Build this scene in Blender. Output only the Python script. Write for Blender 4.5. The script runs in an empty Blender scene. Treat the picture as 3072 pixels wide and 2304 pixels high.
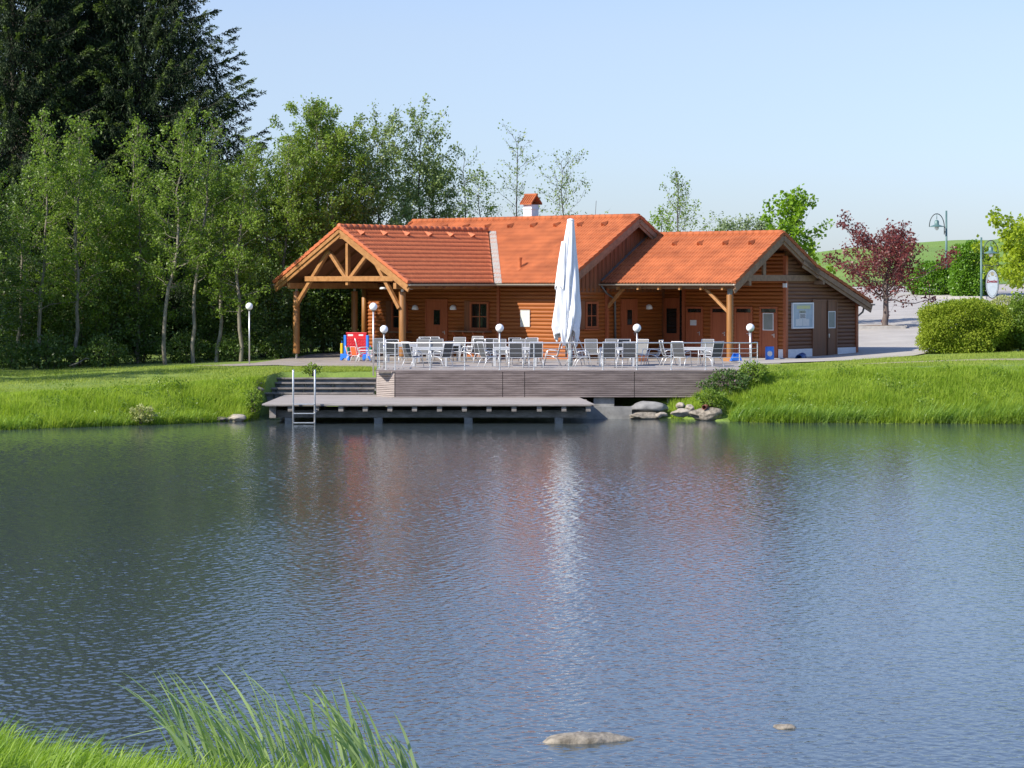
import bpy, math, random
import numpy as np
from mathutils import Vector, Matrix, Quaternion

random.seed(7)
RNG = np.random.default_rng(7)
C = bpy.context.scene.collection
SC = bpy.context.scene
R = math.radians

# ------------------------------------------------------------------ camera, sky, sun, exposure
CAMH = 5.0
cam_data = bpy.data.cameras.new('camera')
cam = bpy.data.objects.new('camera', cam_data); C.objects.link(cam)
cam.location = (0, 0, CAMH); cam.rotation_euler = (R(90), 0, 0)
cam_data.sensor_width = 36; cam_data.lens = 7400 / 3072 * 36
cam_data.shift_y = (850 - 1152) / 3072
cam_data.clip_start = .5; cam_data.clip_end = 4000
SC.camera = cam

U = Vector((.7431, -.6691, 0)); V = Vector((.6691, .7431, 0))      # the building's own axes
SUN = (U * -.42 + V * -1.29 + Vector((0, 0, 1))).normalized()       # towards the sun
world = bpy.data.worlds.new('World'); SC.world = world; world.use_nodes = True
wn = world.node_tree.nodes; wl = world.node_tree.links
sky = wn.new('ShaderNodeTexSky'); sky.sky_type = 'NISHITA'; sky.sun_disc = False
sky.sun_elevation = math.asin(SUN.z); sky.sun_rotation = math.atan2(SUN.x, SUN.y)
sky.air_density = 1.0; sky.dust_density = .25; sky.ozone_density = 3.8; sky.altitude = 500
hs = wn.new('ShaderNodeHueSaturation'); hs.inputs['Saturation'].default_value = 1.0
tint = wn.new('ShaderNodeMixRGB'); tint.blend_type = 'MULTIPLY'; tint.inputs[0].default_value = 1; tint.inputs[2].default_value = (1.16, 1.0, 1.08, 1)
wl.new(sky.outputs[0], tint.inputs[1]); wl.new(tint.outputs[0], hs.inputs['Color'])
wtc = wn.new('ShaderNodeTexCoord'); sep = wn.new('ShaderNodeSeparateXYZ'); wl.new(wtc.outputs['Generated'], sep.inputs[0])
hr = wn.new('ShaderNodeValToRGB'); he = hr.color_ramp.elements      # sky dimmed near the horizon, brightened overhead as added fill light
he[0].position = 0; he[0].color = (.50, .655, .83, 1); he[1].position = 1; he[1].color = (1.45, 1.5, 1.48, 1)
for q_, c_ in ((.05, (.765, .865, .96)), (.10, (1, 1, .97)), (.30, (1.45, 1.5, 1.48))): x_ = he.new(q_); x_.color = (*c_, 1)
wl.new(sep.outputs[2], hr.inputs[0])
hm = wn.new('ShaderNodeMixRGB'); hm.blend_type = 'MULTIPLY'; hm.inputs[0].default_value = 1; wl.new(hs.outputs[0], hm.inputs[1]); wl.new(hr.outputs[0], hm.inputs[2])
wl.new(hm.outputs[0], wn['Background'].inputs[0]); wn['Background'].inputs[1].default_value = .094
sun_d = bpy.data.lights.new('sun', 'SUN'); sun_d.energy = 4.4; sun_d.angle = R(.5); sun_d.color = (1, .93, .82)
sun_o = bpy.data.objects.new('sun', sun_d); C.objects.link(sun_o); sun_o.location = (-60, -20, 60)
sun_o.rotation_euler = (-SUN).to_track_quat('-Z', 'Y').to_euler()
SC.view_settings.view_transform = 'Standard'; SC.view_settings.look = 'None'
SC.view_settings.exposure = .62; SC.view_settings.gamma = 1
SC.render.engine = 'CYCLES'
SC.cycles.max_bounces = 7; SC.cycles.transparent_max_bounces = 6; SC.cycles.caustics_reflective = False
SC.cycles.caustics_refractive = False; SC.cycles.use_denoising = True

# ------------------------------------------------------------------ helpers
def at(px, D, z=None, py=None):
    """a point D metres out along the photo column px (photo pixels of a 3072 px wide frame)"""
    zz = z if z is not None else CAMH - (py - 850) / 7400 * D
    return Vector(((px - 1536) / 7400 * D, D, zz))
def ground_D(py, z): return 7400 * (CAMH - z) / (py - 850)

def tag(o, label=None, cat=None, group=None, kind=None):
    if label: o['label'] = label
    if cat: o['category'] = cat
    if group: o['group'] = group
    if kind: o['kind'] = kind
    return o
def empty(name, loc, rz=0, label=None, cat=None, group=None):
    o = bpy.data.objects.new(name, None); C.objects.link(o)
    o.location = loc; o.rotation_euler = (0, 0, rz); o.empty_display_size = .3
    return tag(o, label, cat, group)
def kids(o): return list(KID.get(o.name, []))
KID = {}
def link(name, me, mat, parent=None, loc=None):
    o = bpy.data.objects.new(name, me); C.objects.link(o)
    if mat is not None:
        for m in (mat if isinstance(mat, (list, tuple)) else [mat]): me.materials.append(m)
    if parent is not None:
        o.parent = parent; KID.setdefault(parent.name, []).append(o)
    if loc is not None: o.location = loc
    return o
def copy_tree(o, parent=None):
    c = o.copy(); C.objects.link(c)
    if parent is not None:
        c.parent = parent; KID.setdefault(parent.name, []).append(c)
    for ch in kids(o): copy_tree(ch, c)
    return c

class MB:
    """collects shapes; build() links them as ONE mesh object"""
    def __init__(s): s.v = []; s.f = []
    def add(s, vs, fs):
        b = len(s.v); s.v += [tuple(x) for x in vs]; s.f += [tuple(i + b for i in f) for f in fs]
    def box(s, x0, x1, y0, y1, z0, z1):
        if x0 > x1: x0, x1 = x1, x0
        if y0 > y1: y0, y1 = y1, y0
        if z0 > z1: z0, z1 = z1, z0
        s.add([(x0,y0,z0),(x1,y0,z0),(x1,y1,z0),(x0,y1,z0),(x0,y0,z1),(x1,y0,z1),(x1,y1,z1),(x0,y1,z1)],
              [(0,3,2,1),(4,5,6,7),(0,1,5,4),(1,2,6,5),(2,3,7,6),(3,0,4,7)])
    def bar(s, p0, p1, w, h, up=(0, 0, 1)):
        p0 = Vector(p0); p1 = Vector(p1); d = (p1 - p0).normalized(); up = Vector(up)
        if abs(d.dot(up)) > .97: up = Vector((0, 1, 0))
        sd = d.cross(up).normalized(); u2 = sd.cross(d).normalized()
        vs = []
        for p in (p0, p1):
            for a, b in ((-1,-1),(1,-1),(1,1),(-1,1)): vs.append(p + sd * (a * w / 2) + u2 * (b * h / 2))
        s.add(vs, [(0,1,2,3),(7,6,5,4),(0,4,5,1),(1,5,6,2),(2,6,7,3),(3,7,4,0)])
    def tube(s, pts, r, n=8, cap=True):
        pts = [Vector(p) for p in pts]; rs = r if isinstance(r, (list, tuple)) else [r] * len(pts)
        vs = []; m = len(pts); ref = None
        for i, p in enumerate(pts):
            d = (pts[min(i + 1, m - 1)] - pts[max(i - 1, 0)]).normalized()
            if ref is None: ref = Vector((1, 0, 0)) if abs(d.x) < .8 else Vector((0, 1, 0))
            a = d.cross(ref).normalized(); b = a.cross(d).normalized(); ref = b
            for k in range(n):
                t = 2 * math.pi * k / n; vs.append(p + (a * math.cos(t) + b * math.sin(t)) * rs[i])
        fs = [(i*n+k, i*n+(k+1) % n, (i+1)*n+(k+1) % n, (i+1)*n+k) for i in range(m - 1) for k in range(n)]
        if cap: fs += [tuple(range(n - 1, -1, -1)), tuple((m - 1) * n + k for k in range(n))]
        s.add(vs, fs)
    def lathe(s, prof, n=16, c=(0, 0, 0)):
        vs = [(c[0] + r * math.cos(2*math.pi*k/n), c[1] + r * math.sin(2*math.pi*k/n), c[2] + z) for r, z in prof for k in range(n)]
        m = len(prof)
        fs = [(i*n+k, i*n+(k+1) % n, (i+1)*n+(k+1) % n, (i+1)*n+k) for i in range(m - 1) for k in range(n)]
        fs += [tuple(range(n - 1, -1, -1)), tuple((m - 1) * n + k for k in range(n))]
        s.add(vs, fs)
    def sphere(s, c, r, n=16, m=10, sq=(1, 1, 1)):
        prof = [(max(1e-4, r * math.sin(math.pi*i/m)), -r * math.cos(math.pi*i/m)) for i in range(m + 1)]
        b = len(s.v); s.lathe(prof, n)
        for i in range(b, len(s.v)):
            x = s.v[i]; s.v[i] = (c[0]+x[0]*sq[0], c[1]+x[1]*sq[1], c[2]+x[2]*sq[2])
    def prism(s, poly, off):
        n = len(poly); off = Vector(off); p = [Vector(q) for q in poly]
        s.add(p + [q + off for q in p], [tuple(range(n - 1, -1, -1)), tuple(range(n, 2 * n))] +
              [(i, (i+1) % n, n + (i+1) % n, n + i) for i in range(n)])
    def quad(s, *p): s.add(p, [tuple(range(len(p)))])
    def mesh(s, name, dz=0, smooth=False, bevel=0):
        me = bpy.data.meshes.new(name)
        vs = [(x, y, z - dz) for x, y, z in s.v] if dz else s.v
        me.from_pydata(vs, [], s.f); me.update()
        if smooth: me.polygons.foreach_set('use_smooth', [True] * len(me.polygons))
        return me
    def build(s, name, mat, parent=None, dz=0, smooth=False, loc=None, bevel=0):
        o = link(name, s.mesh(name, dz, smooth), mat, parent, loc)
        if bevel:
            m = o.modifiers.new('bevel', 'BEVEL'); m.width = bevel; m.segments = 2; m.limit_method = 'ANGLE'
        return o

def np_mesh(name, Vt, F, smooth=False):
    """fast mesh from (N,3) verts and (M,k) faces"""
    me = bpy.data.meshes.new(name); Vt = np.asarray(Vt, np.float32); F = np.asarray(F, np.int32)
    me.vertices.add(len(Vt)); me.vertices.foreach_set('co', Vt.ravel())
    k = F.shape[1]; me.loops.add(F.size); me.loops.foreach_set('vertex_index', F.ravel())
    me.polygons.add(len(F)); me.polygons.foreach_set('loop_start', np.arange(len(F), dtype=np.int32) * k)
    if smooth: me.polygons.foreach_set('use_smooth', np.ones(len(F), bool))
    me.update(calc_edges=True); me.validate(); return me
def unit(a): return a / np.maximum(np.linalg.norm(a, axis=-1, keepdims=True), 1e-9)
def leaf_quads(P, ax, nr, L, W, shape=.45):
    ax = unit(ax); sd = unit(np.cross(ax, nr)); L = np.asarray(L).reshape(-1, 1); W = np.asarray(W).reshape(-1, 1)
    q = np.stack([P, P + ax*L*shape + sd*W/2, P + ax*L, P + ax*L*shape - sd*W/2], 1)
    return q.reshape(-1, 3)
def quads_F(n): return np.arange(n * 4).reshape(n, 4)
def tubes_np(P, Rr, s=5):
    """P (B,n,3), Rr (B,n): many tubes at once"""
    B, n, _ = P.shape
    T = unit(np.gradient(P, axis=1)); ref = np.where(np.abs(T[..., 2:3]) > .9, [1., 0, 0], [0, 0, 1.])
    a = unit(np.cross(T, ref)); b = np.cross(a, T); ang = np.arange(s) * 2 * np.pi / s
    Vt = P[:, :, None] + Rr[:, :, None, None] * (a[:, :, None] * np.cos(ang)[None, None, :, None] + b[:, :, None] * np.sin(ang)[None, None, :, None])
    i = (np.arange(B)[:, None, None] * n + np.arange(n - 1)[None, :, None]) * s; k = np.arange(s)[None, None]; k2 = (k + 1) % s
    F = np.stack([i + k, i + k2, i + s + k2, i + s + k], -1).reshape(-1, 4)
    return Vt.reshape(-1, 3), F

# ------------------------------------------------------------------ materials
def M(name, c1, c2=None, scale=(3, 3, 3), rough=.6, metal=0, bump=0, bscale=None, detail=4, c3=None, spec=.5, coat=0, contrast=(.35, .65), sheen=0):
    m = bpy.data.materials.new(name); m.use_nodes = True
    nt = m.node_tree; n = nt.nodes; l = nt.links; p = n['Principled BSDF']
    p.inputs['Roughness'].default_value = rough; p.inputs['Metallic'].default_value = metal
    p.inputs['Specular IOR Level'].default_value = spec; p.inputs['Coat Weight'].default_value = coat
    c4 = lambda c: (*c, 1)
    p.inputs['Base Color'].default_value = c4(c1)
    if c2 is None and not bump: return m
    tc = n.new('ShaderNodeTexCoord'); mp = n.new('ShaderNodeMapping'); mp.inputs['Scale'].default_value = scale if not isinstance(scale, (int, float)) else (scale,)*3
    l.new(tc.outputs['Object'], mp.inputs[0])
    nz = n.new('ShaderNodeTexNoise'); nz.inputs['Scale'].default_value = 1; nz.inputs['Detail'].default_value = detail; nz.inputs['Roughness'].default_value = .62
    l.new(mp.outputs[0], nz.inputs['Vector'])
    if c2 is not None:
        cr = n.new('ShaderNodeValToRGB'); e = cr.color_ramp.elements
        e[0].position = contrast[0]; e[1].position = contrast[1]; e[0].color = c4(c1); e[1].color = c4(c2)
        if c3 is not None: x = e.new((contrast[0] + contrast[1]) / 2); x.color = c4(c3)
        l.new(nz.outputs[0], cr.inputs[0]); l.new(cr.outputs[0], p.inputs['Base Color'])
    if bump:
        bn = n.new('ShaderNodeBump'); bn.inputs['Strength'].default_value = 1; bn.inputs['Distance'].default_value = bump
        if bscale is not None:
            mp2 = n.new('ShaderNodeMapping'); mp2.inputs['Scale'].default_value = bscale if not isinstance(bscale, (int, float)) else (bscale,)*3
            l.new(tc.outputs['Object'], mp2.inputs[0]); nz = n.new('ShaderNodeTexNoise'); nz.inputs['Scale'].default_value = 1; nz.inputs['Detail'].default_value = 3
            l.new(mp2.outputs[0], nz.inputs['Vector'])
        l.new(nz.outputs[0], bn.inputs['Height']); l.new(bn.outputs[0], p.inputs['Normal'])
    return m

def leaf_mat(name, ca, cb, trans=.35, rough=.5, spec=.4, big=None, tcol=None):
    """each leaf its own tint (random per island), patches of tint through the crown, light passing through"""
    m = bpy.data.materials.new(name); m.use_nodes = True
    nt = m.node_tree; n = nt.nodes; l = nt.links; p = n['Principled BSDF']; out = n['Material Output']
    g = n.new('ShaderNodeNewGeometry'); cr = n.new('ShaderNodeValToRGB'); e = cr.color_ramp.elements
    e[0].color = (*ca, 1); e[1].color = (*cb, 1)
    tc = n.new('ShaderNodeTexCoord'); nz = n.new('ShaderNodeTexNoise'); nz.inputs['Scale'].default_value = big or .9; nz.inputs['Detail'].default_value = 2
    l.new(tc.outputs['Object'], nz.inputs['Vector'])
    mx = n.new('ShaderNodeMath'); mx.operation = 'MULTIPLY_ADD'; mx.inputs[1].default_value = .5
    mm = n.new('ShaderNodeMath'); mm.operation = 'MULTIPLY_ADD'; mm.inputs[1].default_value = 1.3; mm.inputs[2].default_value = -.4
    l.new(nz.outputs[0], mm.inputs[0]); l.new(g.outputs['Random Per Island'], mx.inputs[0]); l.new(mm.outputs[0], mx.inputs[2])
    l.new(mx.outputs[0], cr.inputs[0]); l.new(cr.outputs[0], p.inputs['Base Color'])
    p.inputs['Roughness'].default_value = rough; p.inputs['Specular IOR Level'].default_value = spec
    t = n.new('ShaderNodeBsdfTranslucent'); mix = n.new('ShaderNodeMixShader'); mix.inputs[0].default_value = trans
    hv = n.new('ShaderNodeMixRGB'); hv.blend_type = 'MULTIPLY'; hv.inputs[0].default_value = 1; hv.inputs[2].default_value = (*(tcol or (1.3, 1.35, .6)), 1)
    l.new(cr.outputs[0], hv.inputs[1]); l.new(hv.outputs[0], t.inputs[0])
    l.new(p.outputs[0], mix.inputs[1]); l.new(t.outputs[0], mix.inputs[2]); l.new(mix.outputs[0], out.inputs[0])
    return m

m_tile = M('terracotta_tile', (.26, .072, .029), (.47, .14, .053), (1.1, 1.1, 1.1), .75, spec=.25, detail=9, bump=.004, bscale=30, contrast=(.28, .62))
m_tile2 = M('terracotta_tile_lit', (.42, .10, .034), (.58, .165, .06), (5, 5, 5), .6, bump=.004, bscale=30, contrast=(.3, .7))  # same tile as the other roofs, lightened to stand in for sunlight
m_log = M('log_siding', (.25, .07, .016), (.385, .125, .025), (.6, .6, 14), .48, bump=.004, bscale=(1.5, 1.5, 30), contrast=(.3, .75))
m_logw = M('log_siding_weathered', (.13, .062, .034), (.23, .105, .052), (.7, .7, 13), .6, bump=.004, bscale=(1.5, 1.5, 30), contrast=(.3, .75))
m_board = M('board_cladding', (.15, .06, .028), (.26, .10, .042), (9, 9, .6), .6, bump=.004, bscale=(20, 20, 1))
m_door = M('door_wood', (.32, .085, .032), (.42, .12, .046), (10, 10, .7), .45, bump=.002, bscale=(30, 30, 2))
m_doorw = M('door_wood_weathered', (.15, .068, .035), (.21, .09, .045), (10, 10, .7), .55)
m_beam = M('beam_wood', (.30, .135, .042), (.42, .205, .072), (6, 6, 6), .5, bump=.003, bscale=12)
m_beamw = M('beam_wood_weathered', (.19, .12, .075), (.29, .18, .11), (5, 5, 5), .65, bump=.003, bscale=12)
m_soffit = M('soffit_boards', (.15, .058, .026), (.21, .085, .036), (2, 12, 2), .7)
m_post = M('round_post_wood', (.24, .10, .024), (.34, .155, .042), (7, 7, 1), .5, bump=.003, bscale=(20, 20, 2))
m_gut = M('gutter_metal', (.40, .37, .30), (.47, .44, .37), 4, .45, .35)
m_flash = M('valley_flashing', (.38, .36, .32), (.46, .43, .38), 3, .5, .2)
m_pipe = M('downpipe_metal', (.16, .16, .16), None, rough=.45, metal=.4)
m_plast = M('white_plaster', (.72, .72, .74), (.82, .82, .83), 5, .85, bump=.003, bscale=30)
m_glass = M('window_glass', (.012, .014, .013), None, rough=.04, spec=.6)
m_glassg = M('frosted_panel', (.20, .23, .22), (.25, .28, .27), 3, .35)
m_white = M('white_paint', (.78, .79, .80), None, rough=.4)
m_lampw = M('opal_glass', (.93, .93, .93), None, rough=.22, spec=.5)
m_steel = M('brushed_steel', (.66, .66, .66), (.76, .76, .76), (8, 8, 1), .42, .8)
m_alu = M('painted_aluminium', (.66, .67, .68), (.74, .75, .76), 6, .35, .35)
m_mesh = M('textile_mesh', (.055, .058, .062), (.095, .098, .10), (60, 60, 60), .6, bump=.0006, bscale=400)
m_meshl = M('textile_mesh_grey', (.13, .13, .128), (.18, .18, .175), (60, 60, 60), .6)
m_orange = M('orange_textile', (.70, .10, .025), (.78, .14, .04), 40, .6)
m_redt = M('red_textile', (.55, .05, .04), (.62, .07, .05), 40, .6)
m_tabtop = M('table_top_slats', (.50, .49, .46), (.62, .61, .58), (2, 20, 2), .5)
m_deck = M('weathered_decking', (.28, .245, .22), (.44, .40, .365), (.9, 14, 2), .75, bump=.003, bscale=(3, 40, 3))
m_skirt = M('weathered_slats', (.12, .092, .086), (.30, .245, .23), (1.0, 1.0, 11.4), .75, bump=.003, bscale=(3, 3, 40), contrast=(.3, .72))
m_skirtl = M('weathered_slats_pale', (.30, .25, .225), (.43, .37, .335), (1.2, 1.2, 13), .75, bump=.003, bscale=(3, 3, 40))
m_oldwood = M('old_grey_wood', (.15, .135, .12), (.29, .26, .235), (3, 3, 9), .8, bump=.004, bscale=(4, 4, 30))
m_conc = M('concrete', (.20, .20, .19), (.32, .315, .30), 2.5, .9, bump=.004, bscale=14)
m_concd = M('damp_concrete', (.20, .195, .185), (.33, .325, .30), 2.0, .9, bump=.004, bscale=14)
m_asph = M('parking_asphalt', (.35, .325, .295), (.46, .43, .385), (.5, .5, .5), .92, detail=8, bump=.003, bscale=60, contrast=(.3, .7))
m_pave = M('paving', (.27, .235, .20), (.36, .315, .275), (1.3, 1.3, 1.3), .9, detail=8, bump=.003, bscale=40)
m_path = M('gravel_path', (.30, .24, .17), (.38, .31, .23), 3, .95, detail=8, bump=.01, bscale=30)
m_canv = M('parasol_canvas', (.80, .82, .85), (.88, .89, .90), (3, 3, 1), .8, bump=.006, bscale=(9, 9, 2))
m_blue = M('blue_plastic', (.02, .16, .62), (.03, .20, .70), 5, .35)
m_blued = M('blue_plastic_dark', (.015, .06, .20), None, rough=.4)
m_red = M('red_plastic', (.52, .012, .02), (.60, .018, .03), 5, .32)
m_yel = M('yellow_plastic', (.75, .52, .02), None, rough=.35)
m_grn = M('green_plastic', (.01, .20, .10), None, rough=.35)
m_label = M('pale_sticker', (.62, .60, .58), None, rough=.5)
m_stone = M('river_stone', (.13, .112, .085), (.32, .28, .22), 9, .9, bump=.02, bscale=14, c3=(.235, .205, .16))
m_stonel = M('pale_limestone', (.27, .23, .18), (.44, .39, .32), 4, .85, bump=.02, bscale=7)
m_bark = M('alder_bark', (.13, .115, .085), (.27, .245, .19), (8, 8, 2), .9, bump=.02, bscale=(14, 14, 4))
m_barkd = M('dark_bark', (.05, .042, .034), (.10, .085, .07), (8, 8, 2), .95, bump=.02, bscale=(14, 14, 4))
m_barkp = M('plum_bark', (.10, .075, .065), (.17, .135, .12), (9, 9, 3), .85, bump=.01, bscale=20)
m_teal = M('teal_pole_paint', (.085, .16, .155), (.11, .20, .19), 6, .4, .1)
m_iron = M('dark_ironwork', (.05, .06, .06), None, rough=.45, metal=.5)
m_sign = M('enamel_sign', (.50, .57, .60), (.56, .63, .66), 3, .3)
m_signt = M('sign_lettering', (.30, .025, .03), None, rough=.4)
m_signg = M('sign_emblem', (.42, .35, .15), None, rough=.4)
m_paper = M('paper', (.62, .63, .62), (.70, .71, .70), 12, .8)
m_paperb = M('blue_backing', (.36, .44, .50), (.44, .52, .58), 4, .5)
m_papery = M('yellow_paper', (.62, .62, .25), (.56, .60, .42), 9, .8)
m_ink = M('print_ink', (.06, .07, .08), None, rough=.7)
m_pvc = M('brown_drain_pipe', (.28, .10, .07), None, rough=.5)
m_soil = M('soil', (.13, .085, .055), (.20, .14, .09), 6, .95, bump=.02, bscale=20)
m_kerb = M('kerb_stone', (.36, .34, .31), (.46, .44, .40), 4, .9)
m_lf_alder = leaf_mat('alder_leaves', (.105, .185, .022), (.25, .355, .055), .40, .42, .35)
m_lf_young = leaf_mat('young_leaves', (.12, .20, .024), (.27, .375, .06), .40, .45, .35)
m_lf_grey = leaf_mat('willow_leaves', (.135, .205, .05), (.29, .38, .14), .32, .45, .5)
m_lf_maple = leaf_mat('maple_leaves', (.13, .26, .012), (.25, .40, .025), .42, .5, .35)
m_lf_gold = leaf_mat('golden_maple_leaves', (.20, .31, .012), (.38, .45, .03), .42, .5, .35)
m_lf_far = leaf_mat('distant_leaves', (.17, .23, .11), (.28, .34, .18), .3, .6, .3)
m_lf_plum = leaf_mat('plum_leaves', (.10, .025, .026), (.24, .07, .062), .34, .42, .5, tcol=(1.6, .7, .6))
m_lf_hedge = leaf_mat('hedge_leaves', (.17, .25, .02), (.34, .40, .05), .40, .65, .12, big=1.2)
m_lf_hedged = leaf_mat('dense_hedge_leaves', (.10, .22, .014), (.17, .33, .025), .36, .4, .5)
m_lf_pale = leaf_mat('pale_shrub_leaves', (.28, .32, .10), (.45, .46, .2), .3, .5, .3)
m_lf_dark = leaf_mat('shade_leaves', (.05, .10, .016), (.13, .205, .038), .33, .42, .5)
m_lf_lilac = leaf_mat('flowering_shrub_leaves', (.06, .13, .025), (.13, .20, .05), .33, .5, .4)
m_fl_lilac = leaf_mat('mauve_flowers', (.17, .10, .13), (.27, .18, .22), .3, .6, .2, tcol=(1, 1, 1))
m_spruce = leaf_mat('spruce_needles', (.011, .024, .008), (.038, .067, .018), .12, .6, .3, big=.5)
m_spruce2 = leaf_mat('spruce_lit_tips', (.07, .115, .02), (.14, .20, .04), .2, .6, .3, big=.6)  # paler branch tips, with sunlight put into the needle colour
m_grass = leaf_mat('bank_grass', (.20, .32, .028), (.42, .52, .085), .48, .6, .2, big=.8)
m_lawn = leaf_mat('lawn_grass', (.19, .29, .03), (.40, .45, .10), .38, .6, .25, big=.35)
m_reed = leaf_mat('reed_grass', (.16, .29, .035), (.32, .45, .10), .38, .4, .5, big=.8)
m_near = leaf_mat('foreground_grass', (.15, .28, .018), (.34, .47, .07), .42, .45, .4, big=2.5)
m_cat = leaf_mat('cattail_leaves', (.22, .33, .14), (.43, .54, .25), .42, .36, .5, big=1.5)

def ground_mat():
    m = M('grassy_ground', (.11, .18, .022), (.20, .28, .05), (.8, .8, .8), .95, detail=9, bump=.03, bscale=12, contrast=(.32, .68))
    return m
m_ground = ground_mat()
m_hill = M('meadow', (.12, .22, .028), (.18, .28, .05), (.12, .12, .12), .95, detail=10, bump=.05, bscale=5, contrast=(.3, .7))

def water_mat():
    m = bpy.data.materials.new('pond_water'); m.use_nodes = True
    nt = m.node_tree; n = nt.nodes; l = nt.links; p = n['Principled BSDF']
    p.inputs['Base Color'].default_value = (.050, .066, .072, 1); p.inputs['Roughness'].default_value = .03
    p.inputs['IOR'].default_value = 1.40
    tc = n.new('ShaderNodeTexCoord')
    def nz(scale, det, rot=0):
        mp = n.new('ShaderNodeMapping'); mp.inputs['Scale'].default_value = scale; mp.inputs['Rotation'].default_value = (0, 0, rot)
        l.new(tc.outputs['Object'], mp.inputs[0]); t = n.new('ShaderNodeTexNoise'); t.inputs['Scale'].default_value = 1
        t.inputs['Detail'].default_value = det; t.inputs['Roughness'].default_value = .55; l.new(mp.outputs[0], t.inputs['Vector']); return t
    a = nz((9.0, 11, 1), 2, R(14)); b = nz((4.0, 5.5, 1), 2, R(-10)); c = nz((.06, .10, 1), 2)
    # calmer water in the lee of the far bank, choppier patches elsewhere
    mr = n.new('ShaderNodeMapRange'); mr.inputs[1].default_value = .35; mr.inputs[2].default_value = .65; mr.inputs[3].default_value = .55; mr.inputs[4].default_value = 1.1
    l.new(c.outputs[0], mr.inputs[0])
    s1 = n.new('ShaderNodeMath'); s1.operation = 'MULTIPLY'; l.new(a.outputs[0], s1.inputs[0]); l.new(mr.outputs[0], s1.inputs[1])
    s2 = n.new('ShaderNodeMath'); s2.operation = 'MULTIPLY_ADD'; s2.inputs[1].default_value = .8; l.new(b.outputs[0], s2.inputs[0]); l.new(s1.outputs[0], s2.inputs[2])
    bn = n.new('ShaderNodeBump'); bn.inputs['Strength'].default_value = 1; bn.inputs['Distance'].default_value = .006
    l.new(s2.outputs[0], bn.inputs['Height']); l.new(bn.outputs[0], p.inputs['Normal'])
    return m
m_water = water_mat()

# ------------------------------------------------------------------ terrain
def sstep(a, b, x): t = np.clip((x - a) / (b - a), 0, 1); return t * t * (3 - 2 * t)
XS = [-60, -40, -26, -17.5, -13, -9.6, -9.2, -5.0, -4.0, 3, 5, 6.2, 7.5, 9, 13, 18.5, 30, 60]
DS = [70, 74, 80, 84, 87, 89.6, 97.2, 97.2, 95, 95, 92.5, 91.2, 89.2, 88.6, 88.2, 87.7, 86, 80]        # far waterline
DT = [76, 80, 86, 89.5, 92, 93.6, 98.6, 98.6, 98, 98, 97, 96.2, 95.2, 94.4, 93.6, 93, 92, 88]          # top of the far bank
ZT = [1.0, 1.0, 1.0, 1.05, 1.25, 1.45, 1.45, 1.5, 1.4, 1.4, 1.4, 1.4, 1.45, 1.55, 1.80, 1.92, 2.0, 2.2]
NX = [-60, -20, -8, -5.2, -3.3, -2.6, -1.6, 0, 10, 60]
ND = [30, 28.5, 26.8, 25.5, 24.3, 24.0, 23.2, 21.6, 19, 14]                                             # near waterline
def height(x, y):
    x = np.asarray(x, float); y = np.asarray(y, float)
    ds = np.interp(x, XS, DS); dt = np.interp(x, XS, DT); zt = np.interp(x, XS, ZT)
    zb = np.interp(x, [-60, -20, -10, -7, 10, 14, 19, 40], [1.3, 1.25, 1.6, 1.66, 1.66, 1.75, 2.0, 2.3])
    wob = .10 * np.sin(x * 1.7 + .6) + .07 * np.sin(x * 4.1)
    z = np.where(y < ds + wob, -.9 * np.clip(ds + wob - y, 0, 2), zt * sstep(0, 1, (y - ds - wob) / (dt - ds)) ** .8)
    z = np.where(y > dt, zt + (zb - zt) * sstep(0, 1, (y - dt) / np.maximum(104 - dt, .5)), z)
    far = .034 * np.clip(y - 112, 0, 78) + .064 * np.clip(y - 190, 0, 75) * np.interp(x, [10, 30, 44, 62], [.38, .58, .9, 1.2]) - .02 * np.clip(y - 275, 0, 300)
    z = z + far * (.16 + .84 * sstep(6, 14, x + np.clip(y - 112, 0, 60) * .12))
    z = z + np.where(y > 195, .22 * np.sin(x * .21) + .15 * np.sin(x * .53 + y * .1), 0)
    dn = np.interp(x, NX, ND) + .12 * np.sin(x * 3.1) + .08 * np.sin(x * 7.3)
    zn = np.where(dn - y > 0, np.minimum(.55 * (dn - y), .26) + .14 * np.clip(dn - .5 - y, 0, 40), -.9 * np.clip(y - dn, 0, 2))
    return np.where(y < 45, zn, z)
def hz(x, y): return float(height(x, y))

def grid_mesh(name, xs, ys, hf, smooth=True):
    X, Y = np.meshgrid(xs, ys); Z = hf(X, Y); nx = len(xs); ny = len(ys)
    Vt = np.stack([X, Y, Z], -1).reshape(-1, 3)
    i = (np.arange(ny - 1)[:, None] * nx + np.arange(nx - 1)[None]).ravel()
    return np_mesh(name, Vt, np.stack([i, i + 1, i + nx + 1, i + nx], -1), smooth)
gx = np.unique(np.concatenate([np.linspace(-260, -30, 40), np.arange(-30, 32, .35), np.linspace(32, 80, 50), np.linspace(80, 420, 50)]))
gy = np.unique(np.concatenate([np.linspace(-25, 14, 16), np.arange(14, 29, .25), np.linspace(29, 70, 12), np.arange(70, 82, 1.), np.arange(82, 114, .3), np.arange(114, 200, 1.5), np.linspace(200, 330, 50), np.linspace(330, 1500, 30)]))
tag(link('ground', grid_mesh('ground', gx, gy, height), m_ground), kind='structure')
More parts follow.
